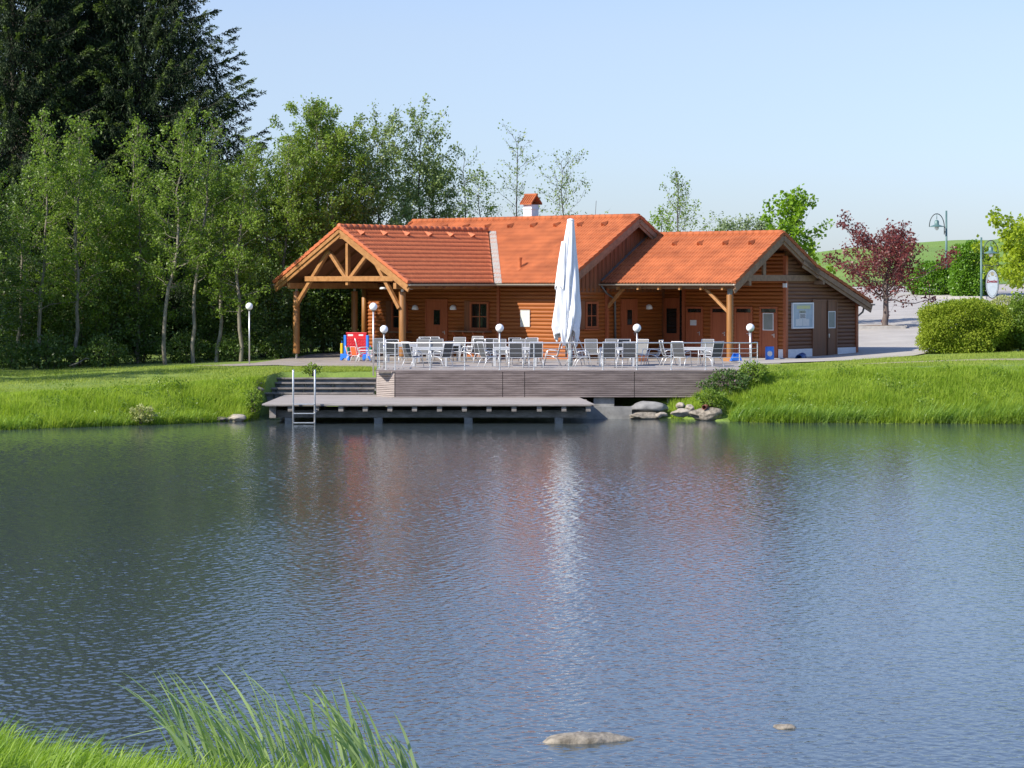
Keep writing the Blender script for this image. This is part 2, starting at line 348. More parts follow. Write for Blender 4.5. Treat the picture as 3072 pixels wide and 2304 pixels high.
def pond():
    rg = np.random.default_rng(21)
    a = np.linspace(-.29, .29, 1250).astype(np.float32); ys = [20.4]
    while ys[-1] < 97.6: ys.append(ys[-1] + .020 + .00042 * ys[-1])
    A, Y = np.meshgrid(a, np.array(ys, np.float32)); X = A * (Y + 3); Z = np.zeros_like(X)     # finer ripples near the shore one stands on
    nw = 84
    for k in range(nw):
        lam = .085 * (.40 / .085) ** (((k + rg.uniform(0, 1)) / nw) ** 1.25); th = math.pi * .93 + rg.normal(0, 1.05)     # a light breeze blowing to the left
        kk = 2 * math.pi / lam; sl = .092 * math.sqrt(2 / nw) * (1.1 if lam < .3 else .72)
        Z += (sl / kk) * np.sin(kk * (X * math.cos(th) + Y * math.sin(th)) + rg.uniform(0, 6.28)).astype(np.float32)
    gust = .80 + .22 * np.sin(X * .17 + .8 * np.sin(Y * .11)) * np.sin(Y * .13 + 1) + .12 * np.sin(X * .5 - Y * .31)
    lee = (1 - (1 - np.interp(Y, [20, 60, 78, 90], [1.0, 1.0, .75, .25])) * np.interp(X, [-24, -2, 8], [.75, .75, 1])) * np.interp(X, [-24, -4, 6, 14], [1.1, 1, .84, .74])
    Z *= gust * lee
    Vt = np.stack([X, Y, Z], -1).reshape(-1, 3); ny, nx = X.shape
    i = (np.arange(ny - 1)[:, None] * nx + np.arange(nx - 1)[None]).ravel(); F = np.stack([i, i + 1, i + nx + 1, i + nx], -1)
    b = len(Vt); y0, y1 = ys[0], ys[-1]; x0, x1 = .29 * (y0 + 3), .29 * (y1 + 3)
    side = np.array([(-120, y0, 0), (-x0, y0, 0), (-x1, y1, 0), (-120, y1, 0), (x0, y0, 0), (120, y0, 0), (120, y1, 0), (x1, y1, 0), (-120, 8, 0), (120, 8, 0), (120, y0, 0), (-120, y0, 0)], np.float32)
    return np_mesh('pond_water', np.concatenate([Vt, side]), np.concatenate([F, [[b, b+1, b+2, b+3], [b+4, b+5, b+6, b+7], [b+8, b+9, b+10, b+11]]]), True)
tag(link('pond_water', pond(), m_water), kind='structure')

def strip(name, xs, y0, y1, ny, mat, dz=.03, off=None):
    """a surface laid on the terrain between two curves"""
    xs = np.asarray(xs, float); a = np.interp(xs, *y0); b = np.interp(xs, *y1); t = np.linspace(0, 1, ny)[:, None]
    Y = a + (b - a) * t; X = np.broadcast_to(xs, Y.shape); Z = height(X, Y) + dz; nx = len(xs)
    Vt = np.stack([X, Y, Z], -1).reshape(-1, 3); i = (np.arange(ny - 1)[:, None] * nx + np.arange(nx - 1)[None]).ravel()
    return tag(link(name, np_mesh(name, Vt, np.stack([i, i + 1, i + nx + 1, i + nx], -1), True), mat), kind='structure')
strip('paved_yard', np.arange(-13.5, 11.01, .35), ([-13.5, -11.6, -5.6, -5.0, 7.5, 8.6, 9.4, 11], [104.2, 102.6, 100.9, 96.5, 96.5, 98.4, 99.2, 100.4]), ([-13.5, -11, -9, 11], [104.6, 105.5, 119, 119]), 60, m_pave, .03)
strip('parking_lot', np.arange(9.5, 46, .5), ([9.5, 11, 14, 17, 18.5, 20, 46], [101, 101.6, 102.6, 104.5, 108, 113, 120]), ([9.5, 14, 26, 46], [178, 184, 188, 190]), 160, m_asph, .045)
strip('gravel_path', np.arange(13.6, 21, .35), ([13.6, 15, 21], [97.6, 97.1, 97.0]), ([13.6, 15, 17.5, 21], [97.9, 98.6, 98.8, 98.4]), 8, m_path, .02)
# meadow on the slope behind the car park
xs = np.concatenate([np.arange(12, 62, 1.), np.linspace(62, 400, 30)])
strip('meadow_hill', xs, ([12, 26, 46, 62, 400], [184.5, 188.5, 190.5, 190, 190]), ([12, 400], [420, 420]), 120, m_hill, .06)

# ------------------------------------------------------------------ grass
def blades(x, y, z, h, w, lean, seg=2, spread=.35, curl=.5):
    """bent grass blades; lean = mean sideways drift (dx, dy) per metre of height"""
    n = len(x); az = RNG.uniform(0, 2*np.pi, n); sp = RNG.normal(0, spread, n)
    dx = np.cos(az) * sp + lean[0]; dy = np.sin(az) * sp + lean[1]
    P = np.stack([x, y, z], -1); up = np.stack([dx * .35, dy * .35, np.ones(n)], -1)
    bend = np.stack([dx, dy, -np.abs(sp) * curl], -1)
    wa = RNG.uniform(0, 2*np.pi, n); sd = np.stack([np.cos(wa), np.sin(wa), np.zeros(n)], -1)
    h = h[:, None]; w = w[:, None]
    def pt(t): return P + up * h * t + bend * h * t * t
    if seg == 1:
        Vt = np.stack([P - sd * w / 2, P + sd * w / 2, pt(1)], 1).reshape(-1, 3); F = np.arange(n * 3).reshape(n, 3)
        return Vt, F
    ts = np.linspace(0, 1, seg + 1); rows = []
    for t in ts: 
        ww = w * (1 - t ** 2.2) * .5 + .0004; rows += [pt(t) - sd * ww, pt(t) + sd * ww]
    Vt = np.stack(rows, 1); k = Vt.shape[1]; b = np.arange(n)[:, None] * k
    F = np.concatenate([b + np.array([[2*i, 2*i+1, 2*i+3, 2*i+2]]) for i in range(seg)], 0)
    return Vt.reshape(-1, 3), F
def patchy(x, y, s): return .5 + .25 * np.sin(x * s + 1.3 * np.sin(y * s * .7)) + .25 * np.sin(y * s * 1.3 + x * s * .37 + 2)
def bank_grass(name, x0, x1, n, hr, mat, f0=-.02, f1=1.15, keep=None, w=(.012, .03)):
    x = RNG.uniform(x0, x1, n); ds = np.interp(x, XS, DS); dt = np.interp(x, XS, DT)
    t = RNG.uniform(f0, f1, n); y = ds + (dt - ds) * t; z = height(x, y)
    h = RNG.uniform(*hr, n) * (.40 + .75 * patchy(x, y, 1.6) + .4 * patchy(x + 3, y, 4.3) ** 2) * np.interp(t, [0, .45, .75, 1], [1.15, 1.0, .55, .16])
    k = z > -.06
    if keep is not None: k &= keep(x, y)
    x, y, z, h = x[k], y[k], z[k], h[k]
    Vt, F = blades(x, y, z - .02, h, RNG.uniform(*w, len(x)), (.05, -.05), 2, .5)
    return tag(link(name, np_mesh(name, Vt, F), mat), kind='stuff')
bank_grass('bank_grass', -26, -9.45, 52000, (.22, .52), m_grass, f1=1.0)
bank_grass('bank_grass', 5.9, 22, 64000, (.22, .50), m_grass, f1=.95, keep=lambda x, y: (x > 7.9) | ((y > 91.2) & (y < 93.2)))
def lawn(name, x0, x1, y0f, y1f, n, h, keep=None):
    x = RNG.uniform(x0, x1, n); a = np.interp(x, *y0f); b = np.interp(x, *y1f); y = a + (b - a) * RNG.uniform(0, 1, n)
    z = height(x, y)
    if keep is not None: k = keep(x, y); x, y, z = x[k], y[k], z[k]
    Vt, F = blades(x, y, z - .01, RNG.uniform(*h, len(x)) * (.5 + patchy(x, y, .9)), RNG.uniform(.012, .03, len(x)), (.15, 0), 1, .6)
    return tag(link(name, np_mesh(name, Vt, F), m_lawn), kind='stuff')
lawn('lawn_grass', -27, -5.4, (XS, DT), ([-27, -13.5, -11.6, -5.4], [107, 106, 102.7, 101]), 60000, (.05, .13))
lawn('lawn_grass', 9.5, 23, (XS, DT), ([9.5, 9.6, 11, 14, 17, 23], [98.2, 99.1, 100.5, 102.4, 104.5, 106]), 62000, (.05, .13), keep=lambda x, y: ~((x > 13.7) & (y > 97.2) & (y < 98.6)))
def weeds(name, x0, x1, nc, mat):
    xc = RNG.uniform(x0, x1, nc); t = RNG.uniform(.02, .8, nc); yc = np.interp(xc, XS, DS) + t * (np.interp(xc, XS, DT) - np.interp(xc, XS, DS))
    k = RNG.integers(40, 120, nc); i = np.repeat(np.arange(nc), k); m = len(i); rr = RNG.uniform(.12, .3, nc)[i]
    x = xc[i] + RNG.normal(0, 1, m) * rr; y = yc[i] + RNG.normal(0, 1, m) * rr * .6; P = np.stack([x, y, height(x, y) + RNG.uniform(.08, .5, m)], -1); P = P[P[:, 2] > .1]; m = len(P)
    sz = RNG.uniform(.05, .11, m)
    return tag(link(name, np_mesh(name, leaf_quads(P, RNG.normal(0, 1, (m, 3)), RNG.normal(0, 1, (m, 3)) + np.array([-.3, -.3, .8]), sz, sz * .6), quads_F(m)), mat), kind='stuff')
weeds('bank_weeds', -25, -9.7, 34, m_lf_alder); weeds('bank_weeds', 8.2, 21, 24, m_lf_alder)
# tall reed grass hanging over the waterline
def reed_line(name, x0, x1, n, hr):
    x = RNG.uniform(x0, x1, n); y = np.interp(x, XS, DS) + np.abs(RNG.normal(0, .42, n)) + .05; z = height(x, y)
    k = (patchy(x, y * .2, 2.1) + RNG.normal(0, .2, n)) > .32; x, y, z = x[k], y[k], z[k]
    Vt, F = blades(x, y, np.maximum(z, -.05), RNG.uniform(*hr, len(x)), RNG.uniform(.016, .034, len(x)), (.25, -.22), 4, .5, .95)
    return tag(link(name, np_mesh(name, Vt, F), m_reed), kind='stuff')
reed_line('reed_grass', 7.9, 21, 5200, (.45, .85)); reed_line('reed_grass', -25, -9.8, 3000, (.3, .6))
# foreground tuft of the near bank
n = 9500; x = RNG.uniform(-6.8, -.9, n); dn = np.interp(x, NX, ND); y = dn - RNG.uniform(-.05, 3.6, n) ** 1.0
z = height(x, y); h = RNG.uniform(.16, .46, n) * (.5 + .7 * patchy(x, y, 2.3)); k = z > -.08
x, y, z, h = x[k], y[k], z[k], h[k]
Vt, F = blades(x, y, z - .02, h, RNG.uniform(.010, .021, len(x)), (.32, .05), 5, .75, 1.0)
tag(link('foreground_grass', np_mesh('foreground_grass', Vt, F), m_near), kind='stuff')

# cattail clumps: each clump is a plant of its own
def cattail(px, D, nb, hmax, seed, label):
    rg = np.random.default_rng(seed); o = at(px, D, z=-.05)
    root = empty('cattail', o, 0, label, 'cattail', 'cattails at the near shore')
    rows = []; Fs = []; b = 0
    for i in range(int(nb * .9)):
        hgt = hmax * rg.uniform(.6, 1.0); w = rg.uniform(.020, .034); seg = 9
        lx = -rg.uniform(.20, .56) + rg.normal(0, .06); ly = rg.normal(0, .16); fold = rg.uniform(0, 1) < .16
        bx, by = rg.normal(0, .10), rg.normal(0, .12); ang = rg.uniform(-.6, .6) + rg.choice([0, 1.2]); tw = rg.uniform(-1.0, 1.0)
        tfold = rg.uniform(.6, .85); drop = rg.uniform(.5, 1)
        for j in range(seg + 1):
            t = j / seg; x = bx + lx * hgt * (.35 * t + .75 * t ** 2.3); yy = by + ly * hgt * t; zz = hgt * (t - .16 * t ** 3 * abs(lx) * 2)
            if fold and t > tfold: zz -= (t - tfold) * hgt * drop * 1.1; x -= (t - tfold) * hgt * .45
            ww = w * (.75 + .5 * t) * (1 - t ** 5) * .5 + .0006; a = ang + tw * t
            rows += [(x - ww * math.cos(a), yy - ww * math.sin(a), zz), (x + ww * math.cos(a), yy + ww * math.sin(a), zz)]
        Fs += [(b + 2*j, b + 2*j + 1, b + 2*j + 3, b + 2*j + 2) for j in range(seg)]; b += 2 * (seg + 1)
    link('leaves', np_mesh('cattail_leaves', np.array(rows), np.array(Fs), True), m_cat, root)
    st = MB()
    for i in range(max(2, nb // 9)):
        bx, by = rg.normal(0, .08), rg.normal(0, .08); hh = hmax * rg.uniform(.55, .8)
        st.tube([(bx, by, 0), (bx - .05 * hh, by, hh * .5), (bx - .22 * hh, by, hh)], [.008, .007, .004], 5)
    st.build('stem', m_cat, root)
words = ['leftmost', 'tall', 'loose', 'dense', 'slender', 'broad', 'thick', 'drooping', 'outer right', 'far right']
cats = [(590, 23.9, 20, 1.62, 'leftmost cattail clump, standing right behind the end of the grassy shore'),
        (690, 23.6, 22, 1.50, 'cattail clump second from the left, growing through the shore grass'),
        (770, 23.7, 20, 1.42, 'cattail clump third from the left, with short leaning blades'),
        (850, 23.5, 26, 1.62, 'tall cattail clump left of the centre of the reed bed'),
        (925, 23.9, 26, 1.50, 'thick cattail clump in the very middle of the reed bed'),
        (1000, 23.4, 22, 1.40, 'cattail clump right of the middle of the reed bed, blades leaning left'),
        (1080, 23.7, 24, 1.52, 'cattail clump third from the right, with the highest blades on that side'),
        (1150, 23.4, 18, 1.38, 'cattail clump second from the right at the near shore'),
        (1238, 23.5, 15, 1.15, 'rightmost cattail clump, short and standing apart in open water')]
for i, c in enumerate(cats): cattail(c[0], c[1], c[2], c[3], 40 + i, c[4])

# ------------------------------------------------------------------ trees
def tree(name, label, cat, base, H, c0, Rad, seed, nb, nt, nl, leaf, lm, bm, lean=(0, 0), prof=None, up=.28, r0=.09, jit=.10, group=None, curve=.15, top=0, broad=False, lens=1.0):
    rg = np.random.default_rng(seed)
    root = empty(name, base, 0, label, cat, group)
    nseg = 14; t = np.linspace(0, 1, nseg); wig = np.cumsum(rg.normal(0, .012, (nseg, 2)), 0) * H * .6; wig[0] = 0
    T = np.stack([lean[0] * t ** 1.2 + wig[:, 0], lean[1] * t ** 1.2 + wig[:, 1], H * t - .15 * (t == 0)], -1)
    tr = r0 * (1 - t) ** .75 + .008
    def trunk(u): return np.stack([np.interp(u, t, T[:, k]) for k in range(3)], -1)
    u = c0 + (1 - c0) * ((np.arange(nb) + rg.uniform(0, .9, nb)) / nb) ** .92; tt = (u - c0) / (1 - c0)
    prof = prof or ([0, .2, .55, .85, 1], [.8, 1.12, 1.0, .58, .16])
    L = Rad * np.interp(tt, *prof) * rg.uniform(.45, 1.2, nb); az = np.arange(nb) * 2.39996 + rg.normal(0, .35, nb)
    L = L * (.68 + .55 * np.abs(np.sin(tt * rg.uniform(5, 9) + az * .5 + rg.uniform(0, 6))))     # boughs and bays in the outline
    el = np.clip(up + .45 * tt + rg.normal(0, .16, nb), -.2, 1.3)
    d = np.stack([np.cos(az) * np.cos(el), np.sin(az) * np.cos(el), np.sin(el)], -1); P0 = trunk(u)
    ns = 6; s = np.linspace(0, 1, ns)[None, :, None]
    BP = P0[:, None] + d[:, None] * L[:, None, None] * s + np.array([0, 0, 1.]) * (curve * L[:, None, None]) * s ** 2
    BP[:, 1:] += rg.normal(0, .035, (nb, ns - 1, 3)) * L[:, None, None]
    br = (np.clip(r0 * .34 * (1 - u), .008, .06)[:, None]) * (1 - np.linspace(0, 1, ns)[None] * .85) + .003
    V1, F1 = tubes_np(T[None], tr[None], 8); V2, F2 = tubes_np(BP, br, 4)
    # twigs
    ts = rg.uniform(.22, 1, (nb, nt)); bi = np.repeat(np.arange(nb), nt); sv = ts.ravel(); i0 = np.minimum((sv * (ns - 1)).astype(int), ns - 2); fr = (sv * (ns - 1) - i0)[:, None]
    TP = BP[bi, i0] * (1 - fr) + BP[bi, i0 + 1] * fr
    td = unit(d[bi] * .7 + rg.normal(0, .62, (nb * nt, 3)) + np.array([0, 0, .15])); tl = (.14 + .36 * L[bi] * (1.15 - sv)) * rg.uniform(.6, 1.2, nb * nt) * lens
    T2 = np.stack([TP, TP + td * tl[:, None] * .5, TP + td * tl[:, None] + np.array([0, 0, .02])], 1)
    V3, F3 = tubes_np(T2, np.broadcast_to(np.array([.007, .005, .003]), (len(TP), 3)), 3)
    link('trunk', np_mesh('trunk', np.concatenate([V1, V2, V3]), np.concatenate([F1, F2 + len(V1), F3 + len(V1) + len(V2)]), True), bm, root)
    # leaves in clumps along the twigs
    w = rg.uniform(.15, 1.75, len(TP)) * np.clip(L[bi] / L.mean(), .35, 1.6); cnt = np.maximum(1, (nl * w).astype(int)); ii = np.repeat(np.arange(len(TP)), cnt); m = len(ii)
    q = rg.uniform(.1, 1.12, m)[:, None]; LP = TP[ii] + td[ii] * tl[ii][:, None] * q + rg.normal(0, jit, (m, 3))
    if top:
        k = int(top); a2 = rg.uniform(.82, 1.02, k); LP = np.concatenate([LP, trunk(np.minimum(a2, 1)) + rg.normal(0, jit * .8, (k, 3))]); m += k
    ax = rg.normal(0, 1, (m, 3)) + np.array([0, 0, -.25]); nr = rg.normal(0, 1, (m, 3)) + np.array([-.5, -.2, .7])
    sz = leaf * rg.uniform(.65, 1.3, m)
    Vl = leaf_quads(LP, ax, nr, sz, sz * (.95 if broad else .68))
    link('crown', np_mesh('crown', Vl, quads_F(m)), lm, root)
    return root

def spruce(label, base, H, Rad, seed, h0=4.0, group='spruces at the pond edge'):
    rg = np.random.default_rng(seed); root = empty('spruce_tree', base, 0, label, 'spruce', group)
    T = np.stack([np.zeros(8), np.zeros(8), np.linspace(-.2, H, 8)], -1); V1, F1 = tubes_np(T[None], np.linspace(.32, .02, 8)[None], 8)
    zs = []
    z = h0
    while z < H - .3: zs.append(z); z += .36 - .012 * (z / H)
    zs = np.array(zs); per = 8; nb = len(zs) * per; zz = np.repeat(zs, per) + rg.uniform(-.18, .18, nb); f = (zz - h0) / (H - h0)
    L = Rad * np.clip(1 - f, 0, 1) ** 1.0 * rg.uniform(.74, 1.04, nb) + .3; az = np.tile(np.arange(per) * 2 * np.pi / per, len(zs)) + np.repeat(rg.uniform(0, 6.3, len(zs)), per) + rg.normal(0, .22, nb)
    h = np.stack([np.cos(az), np.sin(az), np.zeros(nb)], -1); ns = 8; s = np.linspace(0, 1, ns)[None, :]
    droop = (.58 * (1 - f) + .15)[:, None] * rg.uniform(.7, 1.2, nb)[:, None]; rise = (.25 * f)[:, None]
    dzv = L[:, None] * (rise * s - droop * s * 1.0 + (droop * .62 + .06) * s ** 2.8)
    BP = np.stack([np.zeros((nb, ns)), np.zeros((nb, ns)), zz[:, None] + dzv], -1) + h[:, None] * (L[:, None] * s)[..., None]
    V2, F2 = tubes_np(BP, np.linspace(.045, .008, ns)[None] * (L[:, None] / Rad + .3), 4)
    link('trunk', np_mesh('trunk', np.concatenate([V1, V2]), np.concatenate([F1, F2 + len(V1)]), True), m_barkd, root)
    # hanging branchlets with needle sprays
    per_m = 13; cnt = np.maximum(6, (L * per_m).astype(int)); bi = np.repeat(np.arange(nb), cnt); k = len(bi)
    sv = rg.uniform(.18, 1, k) ** .8; i0 = np.minimum((sv * (ns - 1)).astype(int), ns - 2); fr = (sv * (ns - 1) - i0)[:, None]
    P = BP[bi, i0] * (1 - fr) + BP[bi, i0 + 1] * fr; tang = unit(BP[bi, i0 + 1] - BP[bi, i0]); side = np.cross(tang, [0, 0, 1.])
    sgn = rg.choice([-1, 1], k)[:, None]; hang = (.18 + .75 * (1 - f[bi]) * np.sin(np.pi * np.clip(sv, 0, .97)) ** .8)[:, None] * rg.uniform(.5, 1.2, k)[:, None]
    out = .42 * (1.1 - sv)[:, None] * rg.uniform(.2, 1, k)[:, None]
    dirv = unit(side * sgn * out + tang * (.25 + .5 * (sv > .85)[:, None]) + np.array([0, 0, -1.]) * hang * 1.3 + rg.normal(0, .12, (k, 3)))
    ln = .20 + hang * .85 ; m = 14
    q = (np.arange(m) + .3)[None, :, None] / m
    C0 = P[:, None] + dirv[:, None] * ln[:, None] * q + rg.normal(0, .025, (k, m, 3))
    ax = dirv[:, None] + rg.normal(0, .42, (k, m, 3)); nr = rg.normal(0, 1, (k, m, 3))
    sz = (.122 * rg.uniform(.7, 1.4, (k, m))); Vl = leaf_quads(C0.reshape(-1, 3), ax.reshape(-1, 3), nr.reshape(-1, 3), sz.ravel(), sz.ravel() * .40, .4)
    # dead inner twigs close to the trunk
    q_ = 60000; zi = h0 - .5 + (H - h0) * rg.uniform(0, .97, q_); ri = Rad * np.clip(1 - (zi - h0) / (H - h0), 0, 1) ** .8 * .72 * np.sqrt(rg.uniform(0, 1, q_)); ai = rg.uniform(0, 6.283, q_)
    Pi = np.stack([ri * np.cos(ai), ri * np.sin(ai), zi - .25 * ri], -1); si = rg.uniform(.15, .3, q_)
    Vl = np.concatenate([Vl, leaf_quads(Pi, rg.normal(0, .6, (q_, 3)) + np.array([0, 0, -1.0]), rg.normal(0, 1, (q_, 3)), si, si * .22)])
    n_ = k * m + q_
    me = np_mesh('needles', Vl, quads_F(n_)); me.materials.append(m_spruce); me.materials.append(m_spruce2)
    tip = np.concatenate([np.repeat((sv > rg.uniform(.80, 1.05, k)), m), np.zeros(q_, bool)]); me.polygons.foreach_set('material_index', tip.astype(np.int32)); 
    link('crown', me, None, root)
    return root

G1 = 'alders along the edge of the wood'
def alder(px, D, top, rad, seed, label, lean=0, c0=.28, nb=54, nt=8, nl=17, leaf=.118, lm=None, bm=None, group=G1, name='alder_tree', cat='tree', **k):
    b = at(px, D, z=0); b.z = hz(b.x, b.y); H = CAMH - (top - 850) / 7400 * D - b.z
    return tree(name, label, cat, b, H, c0, rad, seed, nb, nt, nl, leaf, lm or m_lf_alder, bm or m_bark, lean=(lean, .2), group=group, r0=k.pop('r0', .085), **k)
spruce('tall dark spruce with drooping branches against the sky, right one of the group', at(425, 130, z=1.6), 25.0, 10.8, 3)
spruce_left = spruce('huge dark spruce at the left edge, cut off by the top of the photo', at(40, 128, z=1.6), 27.5, 9.4, 5)
sp3 = copy_tree(spruce_left); sp3.location = at(235, 136, z=1.8); sp3.rotation_euler = (0, 0, 2.2); sp3['label'] = 'dark spruce standing behind and between the two front spruces'

alder(110, 108.5, 355, 2.0, 11, 'slender alder with a pale straight trunk, furthest left of the front row', .1, .22)
alder(218, 109, 360, 1.9, 12, 'alder second from the left, its pale trunk showing high up under the crown', .3, .26)
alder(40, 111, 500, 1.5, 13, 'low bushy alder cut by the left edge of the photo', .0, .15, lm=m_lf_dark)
alder(496, 109, 345, 1.85, 14, 'tall leaning alder left of the globe lamp, bright green against the dark spruce', .75, .30, nl=16)
alder(580, 109.5, 382, 1.8, 15, 'half bare alder with brown twigs and a crooked pale trunk', .9, .34, nb=44, nl=9)
alder(648, 110, 560, 1.3, 16, 'thin alder with a low crown and a bent trunk beside the half bare one', .45, .30, nl=12)
alder(722, 109.5, 470, 1.5, 17, 'leaning alder just left of the lawn globe lamp', .45, .22)
alder(830, 116.5, 430, 2.1, 18, 'young alder filling the gap left of the porch roof', .2, .16, lm=m_lf_young)
bk = dict(nb=84, nt=9, nl=19, leaf=.13, c0=.08)
alder(935, 119.5, 322, 3.0, 19, 'tallest green alder behind the porch, with a spiky bare top', .1, lm=m_lf_young, **{**bk, 'nb': 96})
alder(1012, 121, 395, 2.8, 20, 'shorter alder behind the porch ridge, half hidden by its tall neighbour', .1, lm=m_lf_young, **bk)
alder(870, 118.5, 470, 2.3, 31, 'low bright alder behind the left end of the porch roof', .1, lm=m_lf_young, **bk)
alder(1075, 121, 455, 2.4, 32, 'low grey green willow in the gap behind the porch ridge', 0, lm=m_lf_grey, name='willow_tree', group='willows behind the cabin', **bk)
wi = dict(lm=m_lf_grey, name='willow_tree', bm=m_barkd, prof=([0, .3, .7, 1], [.8, 1, .9, .45]), group='willows behind the cabin', **{**bk, 'nl': 17, 'leaf': .135})
alder(1135, 122.5, 412, 3.1, 21, 'broad grey green willow behind the porch roof, left of two', 0, **wi)
alder(1245, 124.5, 392, 3.3, 22, 'broad grey green willow behind the porch roof, right of two', .1, **wi)
alder(1300, 126, 500, 2.2, 33, 'low willow at the right end of the willow group, near the bare sapling', 0, **wi)
mid = dict(nb=60, nt=8, nl=17, leaf=.125, c0=.10)
alder(275, 111.5, 560, 1.9, 34, 'bushy alder between the two left alders and the tall leaning one, left of three', .1, **mid)
alder(345, 113, 640, 1.9, 35, 'bushy alder between the two left alders and the tall leaning one, in the middle', .1, **mid)
alder(415, 112, 590, 1.9, 36, 'bushy alder just left of the tall leaning one', .1, **mid)
alder(700, 115.5, 505, 1.8, 37, 'bushy alder left of the lawn globe lamp, behind the thin trunks', .1, **mid)
alder(795, 116.5, 520, 1.7, 38, 'bushy alder between the lawn globe lamp and the porch', .1, **mid)
G2 = 'sparse saplings behind the roofs'
sp = dict(nt=7, nl=6, jit=.12, up=.32, group=G2, cat='tree', name='sapling', bm=m_barkd, r0=.055, prof=([0, .3, .7, 1], [.9, 1, .75, .35]))
alder(1386, 127, 470, 1.7, 23, 'thin sparse sapling far left of the chimney, nearly bare', .15, .25, nb=20, lm=m_lf_grey, **sp)
alder(1440, 128, 540, 1.7, 24, 'low sapling with thicker leaves between two sparse ones left of the chimney', 0, .2, nb=36, lm=m_lf_alder, **{**sp, 'nl': 10})
alder(1515, 129, 412, 2.3, 25, 'tall open sapling with fine twigs just left of the chimney', .35, .25, nb=34, lm=m_lf_grey, **sp)
alder(1690, 128, 484, 2.7, 26, 'wide sparse sapling just right of the chimney', .05, .25, nb=40, lm=m_lf_grey, **{**sp, 'nl': 7})
alder(2030, 128, 530, 2.8, 27, 'open cone shaped sapling above the right roof', 0, .2, nb=48, lm=m_lf_young, **{**sp, 'prof': ([0, .3, .6, 1], [1, .95, .6, .12]), 'up': .6, 'nl': 8})
alder(1968, 131, 640, 1.5, 28, 'bright green bush top just right of the main gable', 0, .1, nb=34, lm=m_lf_maple, nl=14, nt=7, group=G2, name='sapling', leaf=.12)
alder(2375, 134, 610, 2.2, 29, 'bright yellow green maple behind the right gable', .0, .12, nb=62, nt=7, nl=11, leaf=.19, lm=m_lf_maple, bm=m_barkd, name='maple_tree', broad=True, group='maples by the car park', prof=([0, .3, .7, 1], [.9, 1, .9, .45]), jit=.14, up=.5)
alder(3092, 140, 690, 2.6, 30, 'golden green maple cut by the right edge of the photo', .0, .30, nb=70, nt=8, nl=14, leaf=.20, lm=m_lf_gold, bm=m_barkd, name='maple_tree', broad=True, group='maples by the car park', prof=([0, .3, .7, 1], [1, 1, .8, .35]), jit=.15, up=.2)
for i, (px, top, rad, lb) in enumerate([(2180, 676, 2.1, 'distant round birch top over the right roof, leftmost of three'), (2240, 674, 2.4, 'distant wide birch top over the right roof, in the middle'), (2295, 676, 1.4, 'distant narrow birch top over the right roof, next to the maple')]):
    alder(px, 255, top, rad, 60 + i, lb, 0, .12, nb=40, nt=6, nl=7, leaf=.26, lm=m_lf_far, bm=m_barkd, name='birch_tree', group='distant birches', prof=([0, .4, .8, 1], [.8, 1, .8, .3]), jit=.25)
# trees deeper in the wood and beyond the left edge (they shade the lawn and the wood floor)
GW = 'trees deeper in the wood'
srcs = [o for o in C.objects if o.name.startswith('alder_tree') and o.parent is None]
deep = [(-24.5, 114, 1, .3, 'alder in the second row at the far left, dark in the shade of the spruces'), (-19.8, 113.5, 7, 1.6, 'shaded alder between the spruces in the second row'),
        (-17.2, 114.5, 0, 2.9, 'shaded alder behind the tall leaning one'), (-13.9, 115, 6, .8, 'shaded alder behind the lawn lamp'),
        (-11.6, 117, 7, 2.1, 'shaded alder seen under the left end of the porch roof'), (-9.3, 121, 8, 4.0, 'shaded alder seen through the middle of the porch')]
for x, y, si, rz, lb in deep:
    c = copy_tree(srcs[si % len(srcs)]); c.location = (x, y, hz(x, y)); c.rotation_euler = (0, 0, rz); c['label'] = lb; c['group'] = GW
GO = 'trees beyond the left edge'
for i, (x, y, si, rz, s) in enumerate([(-24.5, 103.5, 0, 1.0, 1.0), (-27.5, 100, 3, 2.0, 1.0), (-30, 105, 8, 3.0, .95), (-34, 98, 8, 5.0, .9), (-25.5, 105.5, 6, 2.5, 1.0), (-22.8, 106.8, 2, 1.2, .8), (-22.6, 95.2, 0, .4, .85), (-26, 93.5, 3, 1.4, .9), (-29.5, 96.5, 1, 3.4, 1.0)]):
    c = copy_tree(srcs[si]); c.location = (x, y, hz(x, y)); c.rotation_euler = (0, 0, rz); c.scale = (1.15, 1.15, s); c['label'] = 'alder standing beyond the left edge of the photo'; c['group'] = GO

